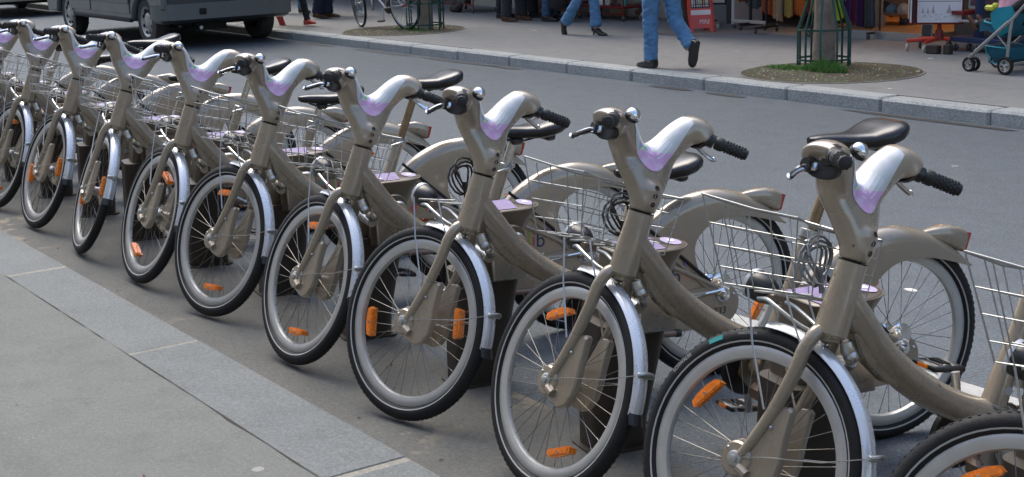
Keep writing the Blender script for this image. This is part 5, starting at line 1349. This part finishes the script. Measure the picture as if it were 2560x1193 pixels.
# red A-board
ab = empty('sandwich_board', (-13.30*K, 12.0*K, FZ), rad(62), 'red sandwich board with a poster of figures and a white strip, by the walking man', 'sign')
TL = rad(13); Rb = Matrix.Rotation(-TL, 3, 'X'); Rk = Matrix.Rotation(TL, 3, 'X')
for nm, RM, y0 in (('front_panel', Rb, -.17), ('back_panel', Rk, .17)):
    b = MB(); pl = [(-.23, 0), (-.15, 0), (-.14, .05), (.14, .05), (.15, 0), (.23, 0), (.19, .98), (.12, 1.03), (-.12, 1.03), (-.19, .98)]
    b.prism(pl, -.014, .014, lambda x, y, z: tuple(RM @ Vector((x, y, z))+Vector((0, y0, 0)))); fp = b.build(nm, M['red'], ab, False)
    if nm == 'front_panel':
        for sx in (-1, 1):
            e = MB(); e.tube([tuple(RM @ Vector((.215*sx, -.016, .01))+Vector((0, y0, 0))), tuple(RM @ Vector((.178*sx, -.016, .97))+Vector((0, y0, 0)))], .014, 8); e.build('edge_rail', M['red'], fp)
        def on(x, z, d=.016): return tuple(RM @ Vector((x, -d, z))+Vector((0, y0, 0)))
        ps = MB(); ps.quad(on(-.165, .30), on(.165, .30), on(.150, .92), on(-.150, .92)); ps.build('poster', M['ink'], fp, False)
        ws = MB(); ws.quad(on(-.17, .215), on(.17, .215), on(.168, .275), on(-.168, .275)); ws.build('white_strip', M['white'], fp, False)
        fg = MB(); rnd = random.Random(4)
        for row, z0 in enumerate((.335, .50, .66)):
            for i in range(8):
                x = -.135+i*.038+rnd.uniform(-.006, .006); h = rnd.uniform(.07, .13); w_ = rnd.uniform(.010, .016)
                n_ = 8; fg.add([on(x+w_*cos(2*pi*k_/n_), z0+h/2+h/2*sin(2*pi*k_/n_), .0185) for k_ in range(n_)], [tuple(range(n_))], rnd.choice((0, 0, 1, 2, 3, 4)))
                fg.add([on(x+.011*cos(2*pi*k_/n_), z0-.01+.012*sin(2*pi*k_/n_), .019) for k_ in range(n_)], [tuple(range(n_))], 0)
        fg.build('poster_figures', [M['white'], M['cream'], M['logo_rose'], M['band'], M['ochre']], fp, False)
        tm = text_mesh('MINI', .085, M['white'], 0, shear=.2); tm.transform(Matrix(((1, 0, 0, 0), (0, 0, -1, 0), (0, 1, 0, 0), (0, 0, 0, 1)))); tm.transform(Matrix.Translation((.05, -.0165, .125))); tm.transform(Matrix.Translation((0, y0, 0)) @ RM.to_4x4()); link('lettering', tm, fp)
ab.scale = (.74, 1, 1)
# framed picture on a black pedestal
pd = empty('picture_stand', (-13.62*K, 12.45*K, FZ), rad(30), 'framed picture with a pale mount on a black three legged pedestal', 'picture stand')
b = MB(); b.tube([(0, 0, .10), (0, 0, .30)], .018, 10); b.tube([(0, 0, .06), (0, 0, .12)], [.05, .022], 12); b.build('pedestal', M['black'], pd)
for a in (200, 320, 80):
    l = MB(); l.tube([(0, 0, .085), (.24*cos(rad(a)), .24*sin(rad(a)), .065)], .012, 8); l.build('leg', M['black'], pd); castor(pd, .24*cos(rad(a)), .24*sin(rad(a)), .028, M['cream'])
b = MB(); b.bbox((0, -.02, .62), (.52, .03, .66), .006); fo = b.build('frame', M['navy_p'], pd); b = MB(); b.box((0, -.038, .62), (.47, .008, .61)); b.build('mount', M['cream'], fo, False)
M['picture'] = mat('picture_print', (.10, .05, .05), .5, var=.9, vscale=9)
b = MB(); b.box((0, -.044, .64), (.42, .006, .50)); b.build('print', M['picture'], fo, False)
# red print stand with a city sketch
ps = empty('print_stand', (-9.58*K, 11.90*K, FZ), rad(34), 'red wheeled stand showing a pen sketch of towers, left of the stroller', 'print stand')
b = MB(); b.tube([(0, 0, .20), (0, 0, .40)], .022, 10); b.tube([(0, 0, .115), (0, 0, .215)], [.055, .034], 12); b.build('column', M['red_dk'], ps)
for a in (195, 250, 345, 75, 130):
    l = MB(); l.tube([(0, 0, .125), (.33*cos(rad(a)), .26*sin(rad(a)), .105)], .02, 8, flat=.8); l.build('leg', M['red'], ps); castor(ps, .32*cos(rad(a)), .25*sin(rad(a)), .038, M['cream'] if a in (250, 195) else M['castor'])
b = MB(); b.bbox((0, -.01, .60), (.47, .05, .66), .006); bo = b.build('board', M['red_dk'], ps)
b = MB(); b.box((0, -.040, .60), (.44, .008, .62)); so2 = b.build('paper', M['white'], ps, False)
b = MB(); b.box((0, -.0455, .505), (.43, .002, .004)); b.build('paper_fold', M['navy_p'], so2, False)
ik = MB(); rnd = random.Random(2)
def pq(x, z): return (x, -.0445, z)
for (x, h, w_) in ((-.165, .075, .012), (-.115, .065, .012), (-.062, .10, .016), (.095, .095, .03)):
    ik.add([pq(x-w_, .385), pq(x+w_, .385), pq(x+w_*.3, .385+h*.6), pq(x, .385+h), pq(x-w_*.3, .385+h*.6)], [(0, 1, 2, 3, 4)])
for i in range(90):
    x = rnd.uniform(-.18, .19); z = .355+rnd.gauss(0, .022); l = rnd.uniform(.004, .016); ik.add([pq(x-l, z), pq(x+l, z+rnd.uniform(-.005, .005)), pq(x+l*.8, z+.0035)], [(0, 1, 2)])
ik.build('ink_sketch', M['band'], so2, False)
for i, (dx, dy, m, h) in enumerate(((-.275, .02, M['white'], .60), (-.262, .06, M['navy_p'], .66), (-.30, .05, M['cream'], .50))):
    b = MB(); b.bbox((dx, dy, .60-(.33-h/2)*.2), (.012, .30, h), .003); b.build('side_print', m, ps)
bb = MB(); bb.bbox((0, 0, .045), (.14, .08, .085), .008); o = bb.build('ballast_block', M['cloth_b'], None); o.location = (-9.42*K, 11.62*K, FZ); o.rotation_euler = (0, 0, .1); tag(o, 'dark weight block beside the wheels of the red print stand, left one', 'weight')
o2 = o.copy(); COL.objects.link(o2); o2.location = (-9.27*K, 11.66*K, FZ); o2.scale = (.5, 1, 1.1); tag(o2, 'smaller dark weight block right of the other by the red print stand', 'weight')
# blue and red stand behind the stroller
bs = empty('card_rack', (-9.05*K, 12.05*K, FZ), rad(-5), 'low blue wheeled rack with a red top edge behind the stroller', 'display rack')
for nm, m, a in (('base', M['blue_dk'], (-.42, .42, -.16, .16, .10, .15)), ('shelf', M['alu'], (-.30, .05, -.17, .14, .30, .325)), ('top_edge', M['red_dk'], (-.40, -.24, -.17, .15, .37, .41)), ('upright', M['blue_dk'], (-.20, -.15, -.05, .05, .14, .60))): part(nm, m, bs, *a)
for x in (-.36, -.1, .15, .38): castor(bs, x, -.13, .036)
def frame_thing(label, x, y, z0, w, h, rz=0, lean=8, fm_=None, pm=None):
    r = empty('framed_painting', (x, y, z0), rz, label, 'painting', 'paintings leaning by the doorway'); RM = Matrix.Rotation(rad(-lean), 3, 'X')
    b = MB(); b.bbox(RM @ Vector((0, 0, h/2)), (w, .03, h), .006, M_=RM); f = b.build('frame', fm_ or M['gtube'], r); b = MB(); b.box(RM @ Vector((0, -.018, h/2)), (w*.86, .006, h*.88), M_=RM); b.build('canvas', pm or M['picture'], f, False); return r
frame_thing('dark brown painting in a thin grey frame behind the red print stand', -9.92, FY-.30, FZ+.35, .40, .60, 0, 3)
frame_thing('second dark painting, partly behind the stroller child', -9.50, FY-.24, FZ+.40, .34, .60, 0, 3, M['dark_wood'])
frame_thing('small leaning panel on the floor right of the red column', -10.42, FY-.62, FZ+.03, .12, .17, .4, 14, M['gtube'], M['dark_wood'])
# hat trolley in the doorway
ht = empty('hat_trolley', (-11.58, 13.62, FZ+.085), 0, 'tan trolley with hats hung on its front in the lit doorway', 'trolley')
M['tan'] = mat('tan_board', (.33, .19, .11), .7, var=.1)
part('deck', M['tan'], ht, -.28, .28, -.16, .2, .10, .135); part('back_board', M['tan'], ht, -.24, .22, -.02, .02, .135, .95)
for x in (-.22, -.17, .13, .2): castor(ht, x, -.1, .045, M['castor'])
def hat(label, x, y, z, r, m):
    b = MB(); b.lathe([(0, 0), (r, 0), (r*1.02, .01), (r*.95, .03), (r*.7, .05), (r*.5, .075), (0, .08)], (0, 0, 0), (0, -1, .12), 22); o = b.build('hat', m, None); o.location = (x, y, z); tag(o, label, 'hat', 'hats hung on the trolley'); return o
hat('dark brown round hat on the trolley in the doorway', -11.74, 13.56, .37, .088, M['cloth_b']); hat('pale beige round hat on the right of the trolley', -11.44, 13.56, .365, .083, M['cream']); hat('light blue hat half behind the dark brown hat', -11.64, 13.585, .35, .08, mat('blue_felt', (.18, .33, .42), .8))
# garment racks
def garment(label, x, y, z0, z1, w, m, rz=0, seed=0, group='scarves and clothes on the shop racks'):
    rnd = random.Random(seed); b = MB(); rings = []; ph = rnd.uniform(0, 6)
    for k_ in range(7):
        t_ = k_/6; z = z0+(z1-z0)*t_; ww = w*(1.0-.35*t_); ring = []
        n = 12
        for i in range(n+1): q = -1+2*i/n; ring.append((ww/2*q, .016*sin(q*7+ph+t_)+.010*sin(q*15+ph)-.012, z+(.018*sin(q*5+ph) if k_ == 0 else 0)))
        for i in range(n, -1, -1): q = -1+2*i/n; ring.append((ww/2*q, .016*sin(q*7+ph+t_)+.010*sin(q*15+ph)+.012, z+(.018*sin(q*5+ph) if k_ == 0 else 0)))
        rings.append(ring)
    b.loft(rings); o = b.build('garment', m, None, True, 60); o.location = (x, y, 0); o.rotation_euler = (0, 0, rz); tag(o, label, 'garment', group); return o
def cl(n, c): return mat(n, c, .9, var=.3, vscale=7, bump=.4, bscale=20)
GM = dict(rust=cl('rust_cloth', (.36, .09, .03)), gold=cl('gold_cloth', (.42, .27, .07)), orange=cl('orange_cloth', (.50, .14, .02)), tan=cl('tan_cloth', (.40, .27, .16)), red=cl('red_cloth', (.25, .02, .02)), lime=cl('lime_cloth', (.36, .52, .02)), wine=cl('wine_cloth', (.16, .02, .05)), olive=cl('olive_cloth', (.11, .10, .06)), slate=cl('slate_cloth', (.07, .08, .09)), grey=cl('grey_cloth', (.14, .15, .15)), plum=cl('plum_cloth', (.08, .025, .09)), white=cl('white_cloth', (.5, .5, .48)))
def rack(label, x, y, w, rz=0, m=None, bar=None):
    r = empty('clothes_rack', (x, y, FZ), rz, label, 'clothes rack', 'clothes racks in front of the shops'); m = m or M['black']
    for sx in (-1, 1):
        b = MB(); b.tube([(sx*w*.42, 0, .05), (sx*w*.42, 0, 1.55)], .012, 8); b.build('post', m, r); b = MB(); b.bbox((sx*w*.42, 0, .07), (.03, .42, .025), .005); b.build('foot', m, r)
        castor(r, sx*w*.42, -.19); castor(r, sx*w*.42, .19)
    b = MB(); b.tube([(-w*.46, 0, 1.55), (w*.46, 0, 1.55)], .012, 8); b.build('rail', m, r)
    return r
rx = empty('display_pole', (-12.95*K, 12.62*K, FZ), 0, 'black pole stand with a pale cross bar and grey clothes hanging round it', 'clothes stand')
b = MB(); b.tube([(0, -.08, .05), (0, -.08, 1.6)], .02, 10); b.build('pole', M['black'], rx); part('cross_bar', M['cream'], rx, -.30, .30, -.12, -.08, .075, .115); part('foot', M['black'], rx, -.03, .03, -.26, .2, .05, .09)
for x, y in ((-.27, -.1), (.27, -.1), (0, -.25), (0, .2)): castor(rx, x, y, .026)
for i, (dx, c, z0, w_) in enumerate(((-.36, 'rust', .44, .10), (-.26, 'slate', .42, .13), (-.14, 'grey', .36, .14), (-.02, 'slate', .38, .12), (.12, 'grey', .40, .16), (.24, 'slate', .37, .14))):
    garment(['rust sleeve at the left of the black pole stand', 'slate garment left of the pole, second one', 'grey garment just left of the black pole', 'slate garment behind the black pole', 'grey garment right of the pole', 'slate garment at the right end of the pole stand'][i], -12.95*K+dx, 12.72*K+.03*(i % 2), z0, 1.6, w_, GM[c], 0, i)
rack('clothes rack of orange and gold scarves left of the green tree guard', -12.05*K, 12.35*K, 1.0, .05)
for i, (dx, c, z0, w_) in enumerate(((-.44, 'rust', .34, .12), (-.33, 'orange', .30, .10), (-.24, 'tan', .27, .10), (-.15, 'olive', .33, .09), (-.06, 'gold', .32, .10), (.04, 'rust', .36, .10), (.14, 'orange', .34, .12), (.26, 'red', .36, .10), (.36, 'gold', .40, .12))):
    garment(['rust scarf at the left end of the orange rack', 'orange scarf second from the left on the orange rack', 'tan scarf third on the orange rack, hanging lowest', 'olive scarf between the tan and gold ones', 'gold scarf in the middle of the orange rack', 'rust scarf right of the gold one', 'bright orange scarf beside the tree guard bars', 'red scarf behind the tree guard', 'gold scarf at the right end behind the trunk'][i], -12.05*K+dx, 12.35*K+.04*(i % 2), z0, 1.62, w_, GM[c], .05, 20+i)
rack('clothes rack with lime and wine garments right of the tree', -11.25*K, 12.55*K, .8, .0)
for i, (dx, c, z0, w_) in enumerate(((-.30, 'lime', .30, .17), (-.19, 'white', .52, .06), (-.12, 'plum', .30, .08), (-.04, 'wine', .25, .11), (.04, 'plum', .24, .08), (.12, 'olive', .22, .11), (.20, 'slate', .24, .09), (.28, 'tan', .25, .08))):
    garment(['lime green shirt right of the tree guard', 'white cloth between the lime shirt and plum scarf', 'plum scarf next to the lime shirt', 'wine red scarf in the middle of the rack by the doorway', 'narrow plum scarf right of the wine one', 'olive scarf on the rack by the doorway', 'slate scarf second from the doorway', 'tan scarf nearest the lit doorway'][i], -11.25*K+dx, 12.55*K+.04*(i % 2), z0, 1.6, w_, GM[c], 0, 50+i)
box_thing('white_box', 'pale grey storage box under the scarves by the doorway', 'box', -11.55*K, -11.18*K, 12.72*K, 12.95*K, FZ, FZ+.22, M['grey_wall'])
# red trolleys by the standing people
def red_trolley(label, x, y, w, d, rz, sh, loads):
    r = empty('display_trolley', (x, y, FZ), rz, label, 'display trolley', 'red display trolleys by the shops')
    part('deck', M['red_dk'], r, -w/2, w/2, -d/2, d/2, sh, sh+.03)
    b = MB()
    for sx in (-1, 1):
        for sy in (-1, 1): b = MB(); b.tube([(sx*w*.47, sy*d*.44, .06), (sx*w*.47, sy*d*.44, sh+.5)], .012, 6); b.build('post', M['red_dk'], r); castor(r, sx*w*.47, sy*d*.44, .034, M['castor'])
    b = MB(); b.tube([(-w*.47, -d*.44, sh*.55), (w*.47, -d*.44, sh*.55)], .009, 6); b.build('rail', M['red_dk'], r)
    for i, (dx, h, m) in enumerate(loads): part('print', m, r, dx-.05, dx+.05, -d*.3+.03*i, -d*.3+.03*i+.012, sh+.032, sh+.032+h, .002)
    return r
red_trolley('red display trolley with prints behind the woman in flared jeans', -15.75*K, 12.62*K, 1.0, .45, .03, .17, ((-.1, .4, M['white']), (.02, .38, M['cream']), (.14, .36, M['picture']), (.3, .36, M['logo_teal'])))
red_trolley('red display trolley with low frames behind the standing group', -16.75*K, 12.55*K, .8, .40, .0, .20, ((-.2, .3, M['picture']), (0, .35, M['ochre']), (.2, .3, M['picture'])))
tt = red_trolley('dark red table on thin black legs at left, bag lying under it', -18.95*K, 12.35*K, .95, .5, .0, .24, ((-.3, .3, M['wine'] if 'wine' in M else M['red_dk']), (.1, .3, M['picture'])))
bg_ = MB(); bg_.bbox((0, 0, .06), (.26, .14, .12), .04); bg_.ball((.10, 0, .10), .07, 10, 8, sc=(1.2, .8, .8)); bg_.tube([(-.08, 0, .11), (-.06, 0, .16), (.02, 0, .17), (.05, 0, .12)], .008, 6); o = bg_.build('bag', M['cloth_b'], None); o.location = (-18.98*K, 12.12*K, FZ); tag(o, 'dark brown bag lying on the pavement under the red table', 'bag')
bt = MB(); bt.loft([[(hd_*cos(2*pi*i/14), hw*sin(2*pi*i/14), z) for i in range(14)] for z, hw, hd_ in ((0, .10, .16), (.03, .12, .18), (.18, .11, .16), (.34, .07, .10), (.36, .03, .05))]); bt.tube([(-.05, 0, .34), (-.04, 0, .46), (.04, 0, .46), (.05, 0, .34)], .009, 6)
o = bt.build('handbag', M['cloth_k'], None); o.location = (-16.27, 12.1, .30); tag(o, 'black bag held by the person in dark blue jeans', 'bag')
# litter dots on the road and pavements
M['paper'] = mat('litter_paper', (.6, .58, .52), .8)
for i, (x, y, s_, lab) in enumerate(((-9.15*K, 11.25*K, .03, 'white litter scrap right of the tree pit, nearest the print stand'), (-8.55*K, 10.35*K, .02, 'small white scrap between tree pit and stroller'), (-8.1, 9.45, .02, 'tiny white scrap near the kerb at right'), (-4.05, 4.9, .035, 'pale flattened scrap on the road seen through the first rear wheel'))):
    b = MB(); z = FZ if y > 9 else 0; b.loft([[(x+s_*q*cos(2*pi*k_/9)*(1+.2*sin(3*k_)), y+s_*.6*q*sin(2*pi*k_/9), z+h_) for k_ in range(9)] for q, h_ in ((1, .002), (.8, .005), (.3, .006))]); o = b.build('litter_scrap', M['paper'], None); tag(o, lab, 'litter')
for o in bpy.data.objects:
    if '_k' in o: del o['_k']
